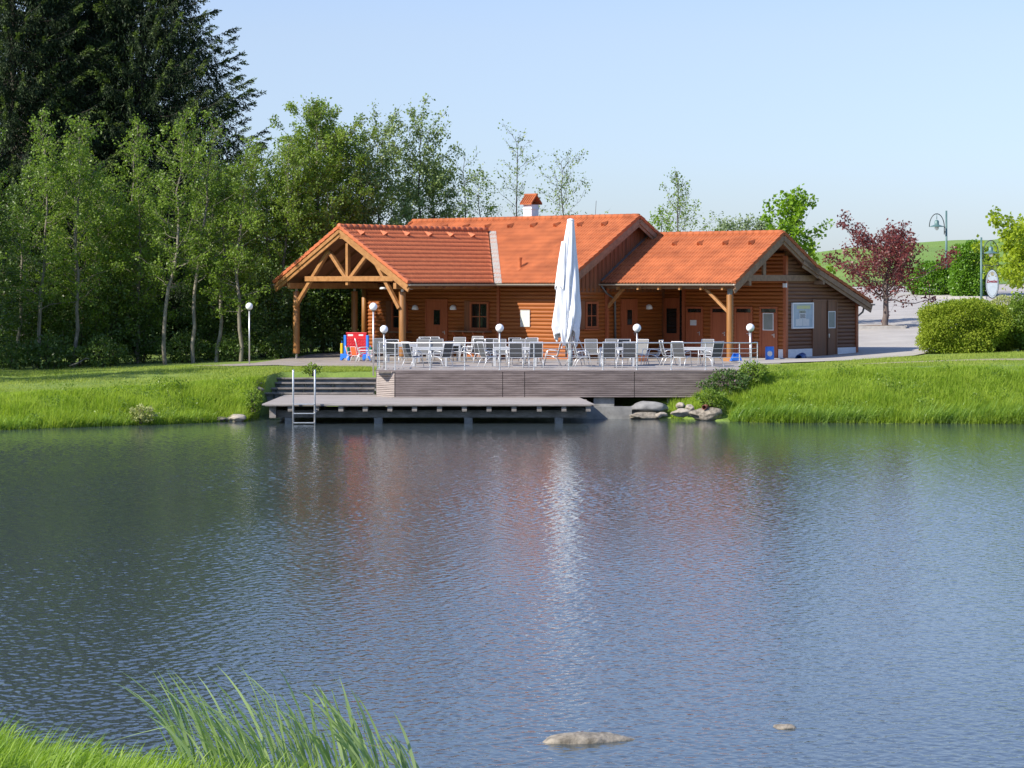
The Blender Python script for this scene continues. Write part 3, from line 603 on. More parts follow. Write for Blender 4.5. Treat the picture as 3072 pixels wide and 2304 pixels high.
# undergrowth
def shrub(name, label, cat, base, rx, ry, h, seed, n, leaf, lm, group=None, power=2.0, shell=.55, stems=7, bm=None, flowers=None, low=0.0, broad=.7, lump=.16):
    rg = np.random.default_rng(seed); root = empty(name, base, 0, label, cat, group)
    st = MB()
    for i in range(stems):
        a = rg.uniform(0, 6.28); r_ = rg.uniform(.2, .75); st.tube([(rx*.2*math.cos(a), ry*.2*math.sin(a), -.1), (rx*r_*.6*math.cos(a), ry*r_*.6*math.sin(a), h*.45), (rx*r_*math.cos(a), ry*r_*math.sin(a), h*.85)], [.025, .015, .006], 5)
    st.build('stem', bm or m_barkd, root)
    d = unit(rg.normal(0, 1, (n, 3))); p = power
    sc = (np.abs(d[:, 0])**p + np.abs(d[:, 1])**p + np.abs(d[:, 2])**p) ** (-1 / p)
    ph = rg.uniform(0, 6.28, 6); lumps = 1 + lump * (np.sin(d[:, 0]*5 + ph[0]) * np.sin(d[:, 2]*5 + ph[1]) + np.sin(d[:, 1]*7 + ph[2]) * .6 * np.sin(d[:, 2]*8 + ph[3]))
    rad = (shell + (1 - shell) * rg.uniform(0, 1, n) ** .4) * sc * lumps * (1 + rg.normal(0, .035, n))
    P = d * rad[:, None] * np.array([rx, ry, h / 2]) + np.array([0, 0, h / 2 + low]); P[:, 2] = np.maximum(P[:, 2], .03)
    ax = d + rg.normal(0, .8, (n, 3)); nr = d * .9 + rg.normal(0, .7, (n, 3)) + np.array([-.2, -.1, .4]); sz = leaf * rg.uniform(.6, 1.3, n)
    fl = int(n * .05) if flowers else 0
    link('foliage', np_mesh('foliage', leaf_quads(P[fl:], ax[fl:], nr[fl:], sz[fl:], sz[fl:] * broad), quads_F(n - fl)), lm, root)
    if fl: link('flowers', np_mesh('flowers', leaf_quads(P[:fl] * 1.03, ax[:fl], nr[:fl], sz[:fl] * 1.2, sz[:fl]), quads_F(fl)), flowers, root)['kind'] = 'stuff'
    return root
GU = 'undergrowth shrubs at the edge of the wood'
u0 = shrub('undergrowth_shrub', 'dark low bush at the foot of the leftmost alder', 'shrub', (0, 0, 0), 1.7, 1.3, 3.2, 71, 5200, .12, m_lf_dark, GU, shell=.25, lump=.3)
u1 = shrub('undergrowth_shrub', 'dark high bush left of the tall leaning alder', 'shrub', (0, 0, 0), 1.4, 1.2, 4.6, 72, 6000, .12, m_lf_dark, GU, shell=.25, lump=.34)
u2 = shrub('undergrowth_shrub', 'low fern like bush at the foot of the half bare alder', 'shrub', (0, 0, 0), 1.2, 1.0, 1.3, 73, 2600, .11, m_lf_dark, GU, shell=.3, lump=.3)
us = [(u0, 90, 112, 1, None), (u1, 330, 111.5, 1, None), (u2, 560, 110.8, 1, None),
      (u0, 220, 111, 1.05, 'dark bush between the two left alders'), (u1, 10, 113, 1.1, 'dark bush touching the left edge of the photo'), (u0, 420, 112.5, .95, 'shaded bush right beside the tall leaning alder trunk'),
      (u1, 640, 113.5, 1, 'shaded bush behind the thin bent alder'), (u0, 720, 113, .9, 'shaded bush behind the lawn lamp pole'), (u1, 800, 115, 1, 'shaded bush behind the left porch post'),
      (u0, 900, 117, 1.1, 'shaded bush seen just right of the left porch post'), (u1, 985, 118, 1.05, 'shaded bush seen through the porch left of the game board'), (u0, 1055, 119, 1.15, 'shaded bush behind the red game board'),
      (u2, 150, 108.3, 1.1, 'low scrub in front of the left alders at the lawn edge'), (u2, 310, 108.6, 1.0, 'low scrub beside the fallen branch'), (u2, 700, 110.5, .9, 'low scrub at the foot of the leaning alder behind the lamp'), (u2, 845, 112.5, 1.0, 'low scrub behind the left porch post foot'), (u2, 30, 107.5, 1.0, 'low scrub at the left end of the lawn')]
for i, (s, px, D, k, lb) in enumerate(us):
    o = s if lb is None else copy_tree(s); p = at(px, D, z=0); o.location = (p.x, p.y, hz(p.x, p.y) - .05); o.rotation_euler = (0, 0, i * 1.7)
    if lb: o['label'] = lb; o.scale = (k, k, k)
# the wood behind, one dark mass that nobody could count
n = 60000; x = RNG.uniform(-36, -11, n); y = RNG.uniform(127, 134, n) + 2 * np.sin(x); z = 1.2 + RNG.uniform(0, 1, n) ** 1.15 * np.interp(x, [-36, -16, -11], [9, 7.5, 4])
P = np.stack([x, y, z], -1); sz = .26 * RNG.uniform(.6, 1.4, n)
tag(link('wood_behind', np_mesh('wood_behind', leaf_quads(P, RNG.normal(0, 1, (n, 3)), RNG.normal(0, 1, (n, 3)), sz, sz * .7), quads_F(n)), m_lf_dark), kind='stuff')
fb = MB(); p0 = at(208, 107, py=1098); fb.tube([p0, p0 + Vector((.35, 0, .12)), p0 + Vector((.72, .05, .34)), p0 + Vector((.86, 0, .30))], [.035, .03, .02, .008], 6)
tag(fb.build('fallen_branch', m_bark, smooth=True), 'pale broken branch lying at the lawn edge under the alders', 'branch')

# ------------------------------------------------------------------ the log cabin
GX, GY, GZ = -.71, 109.1, 1.70
TP = .582; PA = math.atan(TP); CP = math.cos(PA); SP = math.sin(PA)
cab = empty('log_cabin', (GX, GY, GZ), R(-42), 'long log cabin restaurant with orange tiled roofs, open porch and white plinth', 'cabin')
cab.rotation_euler = (0, 0, math.atan2(U.y, U.x))
def part(mb, name, mat, parent=None, smooth=False, bevel=0):
    return mb.build(name, mat, parent if parent is not None else cab, dz=GZ, smooth=smooth, bevel=bevel)
def hit(px, py, plane, val):
    """where the view of photo pixel (px, py) meets a wall: plane 'v' (front wall) or 'u' (end wall)"""
    a = (px - 1536) / 7400; ax = U if plane == 'u' else V
    D = (val + GX * ax.x + GY * ax.y) / (a * ax.x + ax.y); X = a * D
    u_ = (X - GX) * U.x + (D - GY) * U.y; v_ = (X - GX) * V.x + (D - GY) * V.y
    return (u_ if plane == 'v' else v_), CAMH - (py - 850) / 7400 * D
def pbox(mb, plane, val, a0, a1, z0, z1, o0, o1):
    if plane == 'v': mb.box(a0, a1, val - o1, val - o0, z0, z1)
    else: mb.box(val + o0, val + o1, a0, a1, z0, z1)
def logs(mb, plane, val, a0, a1, z0, z1, row=.17, d=.05, clip=None):
    k = 0; z = z0
    while z < z1 - .02:
        zt = min(z + row, z1); e0, e1 = a0, a1
        if clip: e0, e1 = clip(zt, a0, a1)
        if e1 - e0 > .05:
            for j in range(6):
                f0, f1 = j / 6, (j + 1) / 6; q0 = d * (math.sin(math.pi * f0) ** .6 if f0 > 0 else 0); q1 = d * (math.sin(math.pi * f1) ** .6 if f1 < 1 else 0)
                za, zb = z + row * f0, min(z + row * f1, z1)
                if plane == 'v': mb.quad((e0, val - q0, za), (e1, val - q0, za), (e1, val - q1, zb), (e0, val - q1, zb))
                else: mb.quad((val + q0, e0, za), (val + q0, e1, za), (val + q1, e1, zb), (val + q1, e0, zb))
        z += row; k += 1

def tiles(s0, sdir, tdir, W, H, period=.172, row=.36, amp=.05, step=.013, cut=None, lift=.0):
    """pantiles over one slope: s0 the eave corner, sdir along the eave, tdir up the slope"""
    s0 = np.array(s0, float); sd = np.array(sdir, float); td = np.array(tdir, float); nr = np.cross(sd, td); nr /= np.linalg.norm(nr)
    if nr[2] < 0: nr = -nr
    ncol = int(round(W / period)); per = W / ncol; sub = 8
    s = np.arange(ncol * sub + 1) * per / sub; ph = (s / per) % 1; prof = amp * np.where(ph < .7, np.sin(np.pi / 2 * ph / .7), np.cos(np.pi / 2 * (ph - .7) / .3))
    nrow = int(math.ceil(H / row)); rows = []
    for r_ in range(nrow):
        t0 = r_ * row; t1 = min(H, t0 + row); jit = RNG.normal(0, .003)
        for (t, h) in ((t0, -.004), (t0, step + jit), (t1, .0)):
            rows.append(s0 + s[:, None] * sd + t * td + (prof[:, None] + h + lift) * nr)
    A = np.stack(rows, 0); nr_, nc, _ = A.shape; i = []
    for r_ in range(nrow):
        for k in (0, 1): i.append((r_ * 3 + k) * nc + np.arange(nc - 1))
    i = np.concatenate(i); F = np.stack([i, i + 1, i + nc + 1, i + nc], -1); Vt = A.reshape(-1, 3) - np.array([0, 0, GZ])
    me = np_mesh('tiles', Vt, F)
    if cut is not None:
        import bmesh
        bm = bmesh.new(); bm.from_mesh(me)
        bmesh.ops.bisect_plane(bm, geom=bm.verts[:] + bm.edges[:] + bm.faces[:], plane_co=cut[0], plane_no=cut[1], clear_outer=True)
        bm.to_mesh(me); bm.free()
    return me
def ridge(mb, p0, p1, r=.12, seg=.36):
    p0 = Vector(p0); p1 = Vector(p1); n_ = int((p1 - p0).length / seg); d = (p1 - p0) / n_
    for i in range(n_): mb.tube([p0 + d * (i - .06), p0 + d * (i + 1)], [r * 1.06, r * .98], 10)
def verge(mb, p0, p1, w=.17, h=.13, seg=.36):
    p0 = Vector(p0); p1 = Vector(p1); n_ = int(round((p1 - p0).length / seg)); d = (p1 - p0) / n_
    for i in range(n_): mb.bar(p0 + d * (i - .05) + Vector((0, 0, .035)), p0 + d * (i + 1), w, h)
def gutter(mb, a, b, r=.075):
    a = Vector(a); b = Vector(b); d = (b - a).normalized(); sd = d.cross(Vector((0, 0, 1))); n_ = 8; vs = []
    for rr in (r, r - .012):
        for p in (a, b):
            for k in range(n_ + 1): t = math.pi * k / n_; vs.append(p + sd * (rr * math.cos(t)) + Vector((0, 0, -rr * math.sin(t))))
    m_ = n_ + 1; fs = []
    for k in range(n_): fs += [(k, k+1, m_+k+1, m_+k), (2*m_+k+1, 2*m_+k, 3*m_+k, 3*m_+k+1)]
    fs += [(0, m_, 3*m_, 2*m_), (m_-1, 3*m_-1, 4*m_-1, 2*m_-1)]
    for e in (0, m_): fs += [(e+k, 2*m_+e+k, 2*m_+e+k+1, e+k+1) for k in range(n_)]
    mb.add(vs, fs)
    sd2 = Vector((0, 0, 1))
    L_ = (b - a).length
    for k in range(1, int(L_ / .8)): p = a + d * (k * .8); mb.tube([p + sd * (r + .004) , p + Vector((0, 0, -r - .006)), p - sd * (r + .004)], .008, 4)

# --- numbers in the cabin's own axes: u to the right (towards the pond), v away, z up
UE, UL, RM, ZM = 4.0, -10.07, 5.1, 7.97          # main roof: right verge, left verge, ridge v, ridge z
UW, ULW, VF = 3.5, -9.05, .9                     # main right wall, left end of the front wall, front wall
CE, CR, CB, CG, CZ = 0.0, -4.18, -8.37, -5.53, 7.43   # porch: front eave u, ridge u, back eave u, gable v, ridge z
RE, RR, RB, RBE, UR = 2.97, 6.44, 8.81, 13.24, 10.92   # right wing: eave v, ridge v, break v, back eave v, right verge
RZ, RBZ, REZ = 7.16, 5.78, 4.10
VW, UWR = 7.31, 10.42                            # right wing front wall, end wall

# roofs
rf = link('tiled_roof', tiles((UL, 0, 5), (1, 0, 0), (0, CP, SP), UE - UL, RM / CP), m_tile, cab)
rb = MB(); ridge(rb, (UL, RM, ZM + .03), (UE, RM, ZM + .03)); part(rb, 'ridge_tiles', m_tile, rf, True)
def verges(par, mt, *runs, w=.17, h=.13, bevel=0):
    for a, b in runs: v_ = MB(); verge(v_, a, b, w, h); part(v_, 'verge_tiles', mt, par, bevel=bevel)
verges(rf, m_tile, ((UE, -.03, 5.03), (UE, RM, ZM + .02)), ((UE, 2*RM, 5.03), (UE, RM, ZM + .02)), ((UL, -.03, 5.03), (UL, RM, ZM + .02)))
link('back_slope', tiles((UL, 2*RM, 5), (1, 0, 0), (0, -CP, SP), UE - UL, RM / CP), m_tile, rf)
valley_no = Vector((1, 1, 0)).normalized()
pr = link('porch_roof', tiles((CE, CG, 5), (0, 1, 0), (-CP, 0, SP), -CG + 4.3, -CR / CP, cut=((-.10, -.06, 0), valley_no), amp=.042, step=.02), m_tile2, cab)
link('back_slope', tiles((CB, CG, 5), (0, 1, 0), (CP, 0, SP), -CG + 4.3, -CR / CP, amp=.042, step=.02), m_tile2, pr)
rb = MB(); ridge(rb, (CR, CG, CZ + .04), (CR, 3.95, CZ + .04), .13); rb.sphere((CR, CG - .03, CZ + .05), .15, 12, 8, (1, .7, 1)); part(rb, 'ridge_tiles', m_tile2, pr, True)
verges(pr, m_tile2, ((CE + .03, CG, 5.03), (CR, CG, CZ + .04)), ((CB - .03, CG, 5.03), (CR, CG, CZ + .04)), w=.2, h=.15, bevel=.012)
wr = link('wing_roof', tiles((UW, RE, 5), (1, 0, 0), (0, (RR - RE) / math.hypot(RR - RE, RZ - 5), (RZ - 5) / math.hypot(RR - RE, RZ - 5)), UR - UW, math.hypot(RR - RE, RZ - 5)), m_tile, cab)
h1 = math.hypot(RB - RR, RZ - RBZ); link('back_slope', tiles((UW, RB, RBZ), (1, 0, 0), (0, -(RB - RR) / h1, (RZ - RBZ) / h1), UR - UW, h1), m_tile, wr)
h2 = math.hypot(RBE - RB, RBZ - REZ); link('lean_to_slope', tiles((UW, RBE, REZ), (1, 0, 0), (0, -(RBE - RB) / h2, (RBZ - REZ) / h2), UR - UW, h2), m_tile, wr)
rb = MB(); ridge(rb, (UW + .1, RR, RZ + .03), (UR, RR, RZ + .03)); part(rb, 'ridge_tiles', m_tile, wr, True)
verges(wr, m_tile, ((UR, RE - .03, 5.03), (UR, RR, RZ + .02)), ((UR, RB, RBZ + .03), (UR, RR, RZ + .02)), ((UR, RBE, REZ + .03), (UR, RB, RBZ + .02)))
# boarded undersides
s_ = MB(); T_ = (0, 0, -.11)
def slab(mb, poly): mb.prism([(a, b, c - .035) for a, b, c in poly], T_)
slab(s_, [(UL, 0, 5), (UE, 0, 5), (UE, RM, ZM), (UL, RM, ZM)]); slab(s_, [(UL, 2*RM, 5), (UL, RM, ZM), (UE, RM, ZM), (UE, 2*RM, 5)])
part(s_, 'soffit', m_soffit)
s_ = MB(); slab(s_, [(CE, CG, 5), (CE, 0, 5), (CR, 4.18, CZ), (CR, CG, CZ)]); slab(s_, [(CB, CG, 5), (CR, CG, CZ), (CR, 4.18, CZ), (CB, 0, 5)])
part(s_, 'porch_soffit', m_soffit)
s_ = MB(); slab(s_, [(UW, RE, 5), (UR, RE, 5), (UR, RR, RZ), (UW, RR, RZ)]); slab(s_, [(UW, RB, RBZ), (UW, RR, RZ), (UR, RR, RZ), (UR, RB, RBZ)]); slab(s_, [(UW, RBE, REZ), (UW, RB, RBZ), (UR, RB, RBZ), (UR, RBE, REZ)])
part(s_, 'wing_soffit', m_soffit)
# valley flashing, laid on the main roof beside the porch roof
fl = MB(); n3 = Vector((0, -SP, CP)) * .055
def mroof(u_, v2): return Vector((u_, v2, 5 + TP * v2)) + n3
fl.prism([mroof(-.02, -.05), mroof(.42, -.05), mroof(-3.72, 4.1), mroof(-4.14, 4.1)], n3 * -.6); part(fl, 'valley_flashing', m_flash)
# bargeboards
def barge(a, b, mt, n0, n1, w=(.05, .05), h=(.22, .17), dz=(.17, .345)):
    for k in (0, 1):
        m_ = MB(); o_ = Vector((0, 0, -dz[k])) + Vector(n0 if k == 0 else n1); m_.bar(Vector(a) + o_, Vector(b) + o_, w[k], h[k]); part(m_, 'bargeboard', mt)
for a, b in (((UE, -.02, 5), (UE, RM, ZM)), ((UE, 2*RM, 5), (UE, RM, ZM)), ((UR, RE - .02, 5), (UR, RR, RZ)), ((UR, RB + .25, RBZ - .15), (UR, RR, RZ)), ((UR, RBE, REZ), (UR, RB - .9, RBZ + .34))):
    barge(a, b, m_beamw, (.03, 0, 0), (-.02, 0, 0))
for a, b in (((CE, CG, 5), (CR, CG, CZ)), ((CB, CG, 5), (CR, CG, CZ))):
    barge(a, b, m_beam, (0, -.04, 0), (0, .03, 0), (.05, .07), (.14, .20), (.14, .28))
# gutters
g_ = MB(); gutter(g_, (.1, -.07, 4.97), (UE - .05, -.07, 4.97)); part(g_, 'gutter', m_gut)
g_ = MB(); gutter(g_, (.07, CG - .02, 4.97), (.07, -.05, 4.97)); part(g_, 'gutter', m_gut)
g_ = MB(); gutter(g_, (UW + .05, RE - .07, 4.97), (UR, RE - .07, 4.97)); part(g_, 'gutter', m_gut)
g_ = MB(); gutter(g_, (CB - .07, -.1, 4.97), (CB - .07, CG - .02, 4.97)); part(g_, 'gutter', m_gut)
g_ = MB(); gutter(g_, (UW + .05, RBE + .07, 4.07), (UR + .12, RBE + .07, 4.07)); part(g_, 'gutter', m_gut)
d_ = MB(); d_.tube([(UW + .15, RE - .05, 4.9), (UW + .15, RE + .3, 4.55), (UW + .12, RE + .9, 4.3), (UW + .12, RE + .95, 1.8)], .05, 10); part(d_, 'downpipe', m_pipe, smooth=True)
d_ = MB(); d_.tube([(UE - .3, -.07, 4.9), (UE - .3, .05, 4.75), (UW - .08, .8, 4.45), (UW - .08, .8, 1.8)], .05, 10); part(d_, 'downpipe', m_pipe, smooth=True)
d_ = MB(); d_.tube([(UWR + .1, RBE + .05, 4.0), (UWR + .1, RBE - .1, 3.7), (UWR + .06, 12.78, 3.5), (UWR + .06, 12.78, 1.9)], .045, 10); part(d_, 'downpipe', m_pipe, smooth=True)

# walls
w_ = MB(); logs(w_, 'v', VF, ULW, UW, 1.6, 5.35); part(w_, 'front_log_wall', m_log)
w_ = MB(); w_.box(ULW + .02, UW - .02, VF + .005, 9.3, 1.55, 5.2); part(w_, 'inner_wall', m_board)      # body of the house behind the log cladding
w_ = MB(); logs(w_, 'u', UW, VF, VW, 1.6, 4.72); part(w_, 'end_log_wall', m_log)
w_ = MB(); y_ = VF - .06; k = 0
while y_ < 9.3:
    y2 = y_ + .14; zt = lambda v2: 5 + TP * (v2 if v2 < RM else 2*RM - v2) - .13; o_ = .03 if k % 2 else .052
    w_.add([(UW + o_, y_, 4.6), (UW + o_, y2, 4.6), (UW + o_, y2, zt(y2)), (UW + o_, y_, zt(y_)), (UW - .05, y_, 4.6), (UW - .05, y2, 4.6), (UW - .05, y2, zt(y2)), (UW - .05, y_, zt(y_))],
           [(0,1,2,3), (4,7,6,5), (0,4,5,1), (1,5,6,2), (2,6,7,3), (3,7,4,0)]); y_ = y2; k += 1
part(w_, 'gable_boards', m_board)
st = MB()
a_, b_ = Vector((UW + .06, RE + .05, 5.09)), Vector((UW + .06, RR, RZ + .09)); st.bar(a_, b_, .06, .14); part(st, 'roof_flashing', m_pipe)
w_ = MB(); logs(w_, 'v', VW, 4.86, UWR, 1.6, 6.3); logs(w_, 'v', VW + .3, UW, 4.86, 1.6, 5.6); part(w_, 'wing_log_wall', m_log)
w_ = MB(); w_.box(4.9, UWR - .03, VW + .01, 12.7, 1.3, 4.1); part(w_, 'wing_core', m_board)
roofz = lambda v2: (RZ - (v2 - RR) * (RZ - RBZ) / (RB - RR) if v2 < RB else RBZ - (v2 - RB) * (RBZ - REZ) / (RBE - RB)) - .16
def clip_wing(zt, a0, a1):
    v2 = a1
    while v2 > a0 and roofz(v2) < zt: v2 -= .05
    return a0, v2
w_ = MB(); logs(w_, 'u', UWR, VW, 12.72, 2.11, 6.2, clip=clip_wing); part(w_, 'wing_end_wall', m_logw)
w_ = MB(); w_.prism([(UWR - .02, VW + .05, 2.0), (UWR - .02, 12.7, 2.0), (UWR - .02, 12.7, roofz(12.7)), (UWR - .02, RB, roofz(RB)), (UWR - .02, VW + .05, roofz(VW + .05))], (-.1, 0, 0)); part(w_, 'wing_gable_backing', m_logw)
# corner posts and trims
for (u_, v2, z1) in ((UW + .02, VF - .02, 4.7), (UWR + .02, VW - .02, 6.2), (UWR + .02, 12.72, 4.2), (4.86, VW - .03, 5.6), (CE - .62, VF - .02, 4.95)): 
    c_ = MB(); c_.box(u_ - .08, u_ + .08, v2 - .08, v2 + .08, 1.62, z1); part(c_, 'corner_trim', m_door)
c_ = MB(); c_.lathe([(.13, 1.6), (.13, 5.3)], 14, (ULW - .02, VF - .12, 0)); part(c_, 'corner_log', m_post, smooth=True)
# plinth
dl, _ = hit(2436, 1000, 'u', UWR); dr, _ = hit(2505, 1000, 'u', UWR)
p_ = MB(); p_.box(UWR - .32, UWR + .07, VW - .09, VW + .1, 1.2, 2.12); p_.box(UWR - .1, UWR + .07, VW + .1, dl - .02, 1.2, 2.12); part(p_, 'plinth', m_plast)
p_ = MB(); p_.box(UWR - .1, UWR + .07, dr + .02, 12.76, 1.2, 2.12); part(p_, 'plinth', m_plast)

# porch frame
P1, P2 = (-.85, -5.03), (-7.5, -5.03)
for (u_, v2) in (P1, P2, (-7.5, -1.4)):
    c_ = MB(); c_.lathe([(.145, 1.86), (.15, 1.9), (.15, 4.62), (.14, 4.64)], 16, (u_, v2, 0)); po = part(c_, 'porch_post', m_post, smooth=True)
    c_ = MB(); c_.box(u_ - .03, u_ + .03, v2 - .03, v2 + .03, 1.6, 1.9); c_.box(u_ - .04, u_ + .04, v2 - .04, v2 + .04, 4.62, 4.78); part(c_, 'steel_foot', m_steel, po)
for u_ in (-.85, -7.5):
    c_ = MB(); c_.box(u_ - .09, u_ + .09, -5.5, .85, 4.76, 5.02); part(c_, 'eave_beam', m_beam, bevel=.01)
c_ = MB(); c_.box(CR - .09, CR + .09, -5.5, .85, 6.95, 7.2); part(c_, 'ridge_beam', m_beam)
c_ = MB(); c_.box(-7.4, -.95, .55, .75, 4.72, 4.98); c_.box(-6.9, -1.4, -1.5, -1.34, 5.1, 5.3); part(c_, 'cross_beam', m_soffit)
VT = -5.2
def strut(name, p0, p1, w=.15, h=.17, mat=None, v2=VT):
    c = MB(); c.bar((p0[0], v2, p0[1]), (p1[0], v2, p1[1]), w, h, (0, 1, 0)); return part(c, name, mat or m_beam, bevel=.008)
strut('tie_beam', (-6.6, 5.2), (-1.1, 5.2), .22, .16, v2=VT - .09)
strut('brace', (-.85, 3.93), (-2.30, 5.92)); strut('brace', (-7.42, 3.93), (-5.22, 6.45))
strut('king_post', (-4.02, 4.92), (-4.02, 6.75)); strut('truss_strut', (-4.15, 5.25), (-5.25, 6.45), v2=VT + .01); strut('truss_strut', (-3.85, 5.25), (-2.9, 6.15), v2=VT + .01)
c_ = MB()
for v2 in (-4.3, -3.2, -2.1, -1.0):
    c_.bar((CE - .05, v2, 4.86), (CR, v2, CZ - .24), .1, .16); c_.bar((CB + .05, v2, 4.86), (CR, v2, CZ - .24), .1, .16)
part(c_, 'rafters', m_soffit)
c_ = MB(); c_.lathe([(.14, 1.8), (.145, 1.85), (.145, 4.5), (.14, 4.52)], 16, (10.35, RE + .42, 0)); po = part(c_, 'wing_post', m_post, smooth=True)
c_ = MB(); c_.box(10.35 - .2, 10.35 + .2, RE + .22, RE + .62, 1.6, 1.86); part(c_, 'post_base', m_beam, po)
c_ = MB(); c_.box(10.27, 10.43, RE + .34, RE + .5, 4.52, 4.78); part(c_, 'post_head', m_pipe, po)
c_ = MB(); c_.box(UW, UR - .1, RE + .34, RE + .5, 4.76, 4.98); part(c_, 'eave_beam', m_beamw)
c_ = MB(); c_.box(UW + .04, UW + .16, RE + .3, RE + .45, 1.65, 4.8); part(c_, 'wall_post', m_door)
for (p0, p1) in (((UW + .12, 3.95), (UW + 1.0, 4.78)), ((10.3, 3.75), (9.0, 4.82))):
    c = MB(); c.bar((p0[0], RE + .42, p0[1]), (p1[0], RE + .42, p1[1]), .12, .13, (0, 1, 0)); part(c, 'brace', m_beam, bevel=.008)
a0, za = hit(2240, 833, 'u', 10.5); a1, zb = hit(2458, 836, 'u', 10.5)
c_ = MB(); c_.box(10.44, 10.58, a0, a1, 5.10, 5.36); part(c_, 'tie_beam', m_beamw)
a0, za = hit(2291, 800, 'u', 10.5); c_ = MB(); c_.box(10.46, 10.56, a0 - .1, a0 + .1, 5.36, 6.2); part(c_, 'king_post', m_beamw)
a0, za = hit(2237, 840, 'u', 10.7); c_ = MB(); c_.box(10.2, 10.95, a0 - .07, a0 + .07, 4.9, 5.1); a0, za = hit(2458, 845, 'u', 10.7); c_.box(10.2, 10.95, a0 - .07, a0 + .07, 4.95, 5.12); part(c_, 'purlin_end', m_beamw)
c_ = MB()
for k in range(6): c_.box(UW + .9 + k * 1.15, UW + 1.0 + k * 1.15, RE + .05, RE + .2, 4.72, 4.86)
part(c_, 'rafter_ends', m_beam)

# doors and windows
def frame4(mb, plane, val, a0, a1, z0, z1, t, o0, o1):
    pbox(mb, plane, val, a0, a0 + t, z0, z1, o0, o1); pbox(mb, plane, val, a1 - t, a1, z0, z1, o0, o1)
    pbox(mb, plane, val, a0 + t, a1 - t, z1 - t, z1, o0, o1 - .002)
    if z0 > 1.9: pbox(mb, plane, val, a0 + t, a1 - t, z0, z0 + t, o0, o1 - .002)
def door(plane, val, px0, px1, pytop, zb, pane=None, mat=None, transom=None, handle=1, panes_mat=None, label=None):
    a0, z1 = hit(px0, pytop, plane, val); a1, _ = hit(px1, pytop, plane, val); mat = mat or m_door
    m_ = MB(); pbox(m_, plane, val, a0, a1, zb, z1 if not transom else z1 - transom, .02, .075); d = part(m_, 'door', mat)
    if label: d['label'] = label
    m_ = MB(); frame4(m_, plane, val, a0 - .09, a1 + .09, zb, z1 + .09, .09, .02, .10); part(m_, 'frame', mat, d)
    if transom:
        m_ = MB(); pbox(m_, plane, val, a0, a1, z1 - transom + .01, z1, .02, .065); part(m_, 'transom', m_glass, d)
    if pane:
        b0, y1 = hit(pane[0], pane[2], plane, val); b1, y0 = hit(pane[1], pane[3], plane, val)
        m_ = MB(); pbox(m_, plane, val, b0, b1, y0, y1, .05, .082); part(m_, 'pane', panes_mat or m_glass, d)
        m_ = MB(); frame4(m_, plane, val, b0 - .035, b1 + .035, y0 - .035, y1 + .035, .035, .06, .095); part(m_, 'pane_frame', m_white if panes_mat else mat, d)
    if handle:
        hx = a1 - .1 if handle > 0 else a0 + .1; m_ = MB()
        pbox(m_, plane, val, hx - .02, hx + .02, zb + .95, zb + 1.12, .075, .09); pbox(m_, plane, val, hx - .1, hx + .015, zb + 1.05, zb + 1.075, .09, .13); part(m_, 'handle', m_steel, d)
    return d
def window(px0, px1, py0, py1, plane, val, sill=True, bars=True):
    a0, z1 = hit(px0, py0, plane, val); a1, z0 = hit(px1, py1, plane, val)
    m_ = MB(); pbox(m_, plane, val, a0 + .08, a1 - .08, z0 + .08, z1 - .08, .03, .055); w = part(m_, 'window', m_glass)
    m_ = MB(); frame4(m_, plane, val, a0, a1, z0, z1, .10, .03, .12)
    if bars:
        am = (a0 + a1) / 2; zm = z0 + (z1 - z0) * .47; pbox(m_, plane, val, am - .02, am + .02, z0 + .1, z1 - .1, .05, .08); pbox(m_, plane, val, a0 + .1, a1 - .1, zm - .02, zm + .02, .05, .078)
    part(m_, 'frame', m_door, w)
    m_ = MB(); pbox(m_, plane, val, a0 - .36, a0 - .02, z0 - .03, z1 + .03, .04, .085); part(m_, 'shutter', m_board, w)
    if sill: m_ = MB(); pbox(m_, plane, val, a0 - .06, a1 + .06, z0 - .07, z0 - .01, .03, .18); part(m_, 'sill', m_door, w)
    return w
door('v', VF, 1284, 1342, 903, 1.72, (1305, 1324, 930, 974))
window(1414, 1470, 905, 990, 'v', VF)
window(1178, 1226, 905, 990, 'v', VF)
def counter(px0, px1, py):
    a0, z1 = hit(px0, py, 'v', VF - .3); a1, _ = hit(px1, py, 'v', VF - .3)
    m_ = MB(); m_.box(a0, a1, VF - .55, VF - .05, z1 - .05, z1); k = part(m_, 'counter_shelf', m_beamw)
    m_ = MB()
    for a in np.linspace(a0 + .15, a1 - .15, 4): m_.bar((a, VF - .05, z1 - .5), (a, VF - .48, z1 - .06), .05, .06, (1, 0, 0))
    part(m_, 'bracket', m_door, k)
counter(1358, 1464, 992); counter(1166, 1224, 994)
door('u', UW, 1863, 1904, 903, 1.72, (1877, 1892, 930, 974))
window(1752, 1790, 905, 985, 'u', UW)
door('v', VW + .3, 1997, 2038, 900, 1.7, (2003, 2034, 925, 1000), handle=0)
m_ = MB(); a0, _ = hit(2043, 900, 'v', VW + .3); m_.box(a0, 4.83, VW + .2, VW + .29, 1.66, 4.9); part(m_, 'dark_opening', m_glass)
for i, (x0, x1) in enumerate(((2066, 2107), (2140, 2182), (2212, 2256))): door('v', VW, x0, x1, 926, 1.72, transom=.17)
door('v', VW, 2287, 2331, 926, 1.68, (2294, 2322, 941, 989), transom=.17, panes_mat=m_glassg, label='toilet door with a white framed grey panel')
door('u', UWR, 2437, 2476, 905, 1.62, mat=m_doorw, handle=0); door('u', UWR, 2479, 2504, 905, 1.64, (2481, 2500, 936, 982), mat=m_doorw, handle=-1, panes_mat=m_glassg, label='narrow weathered door leaf with a white framed grey panel')
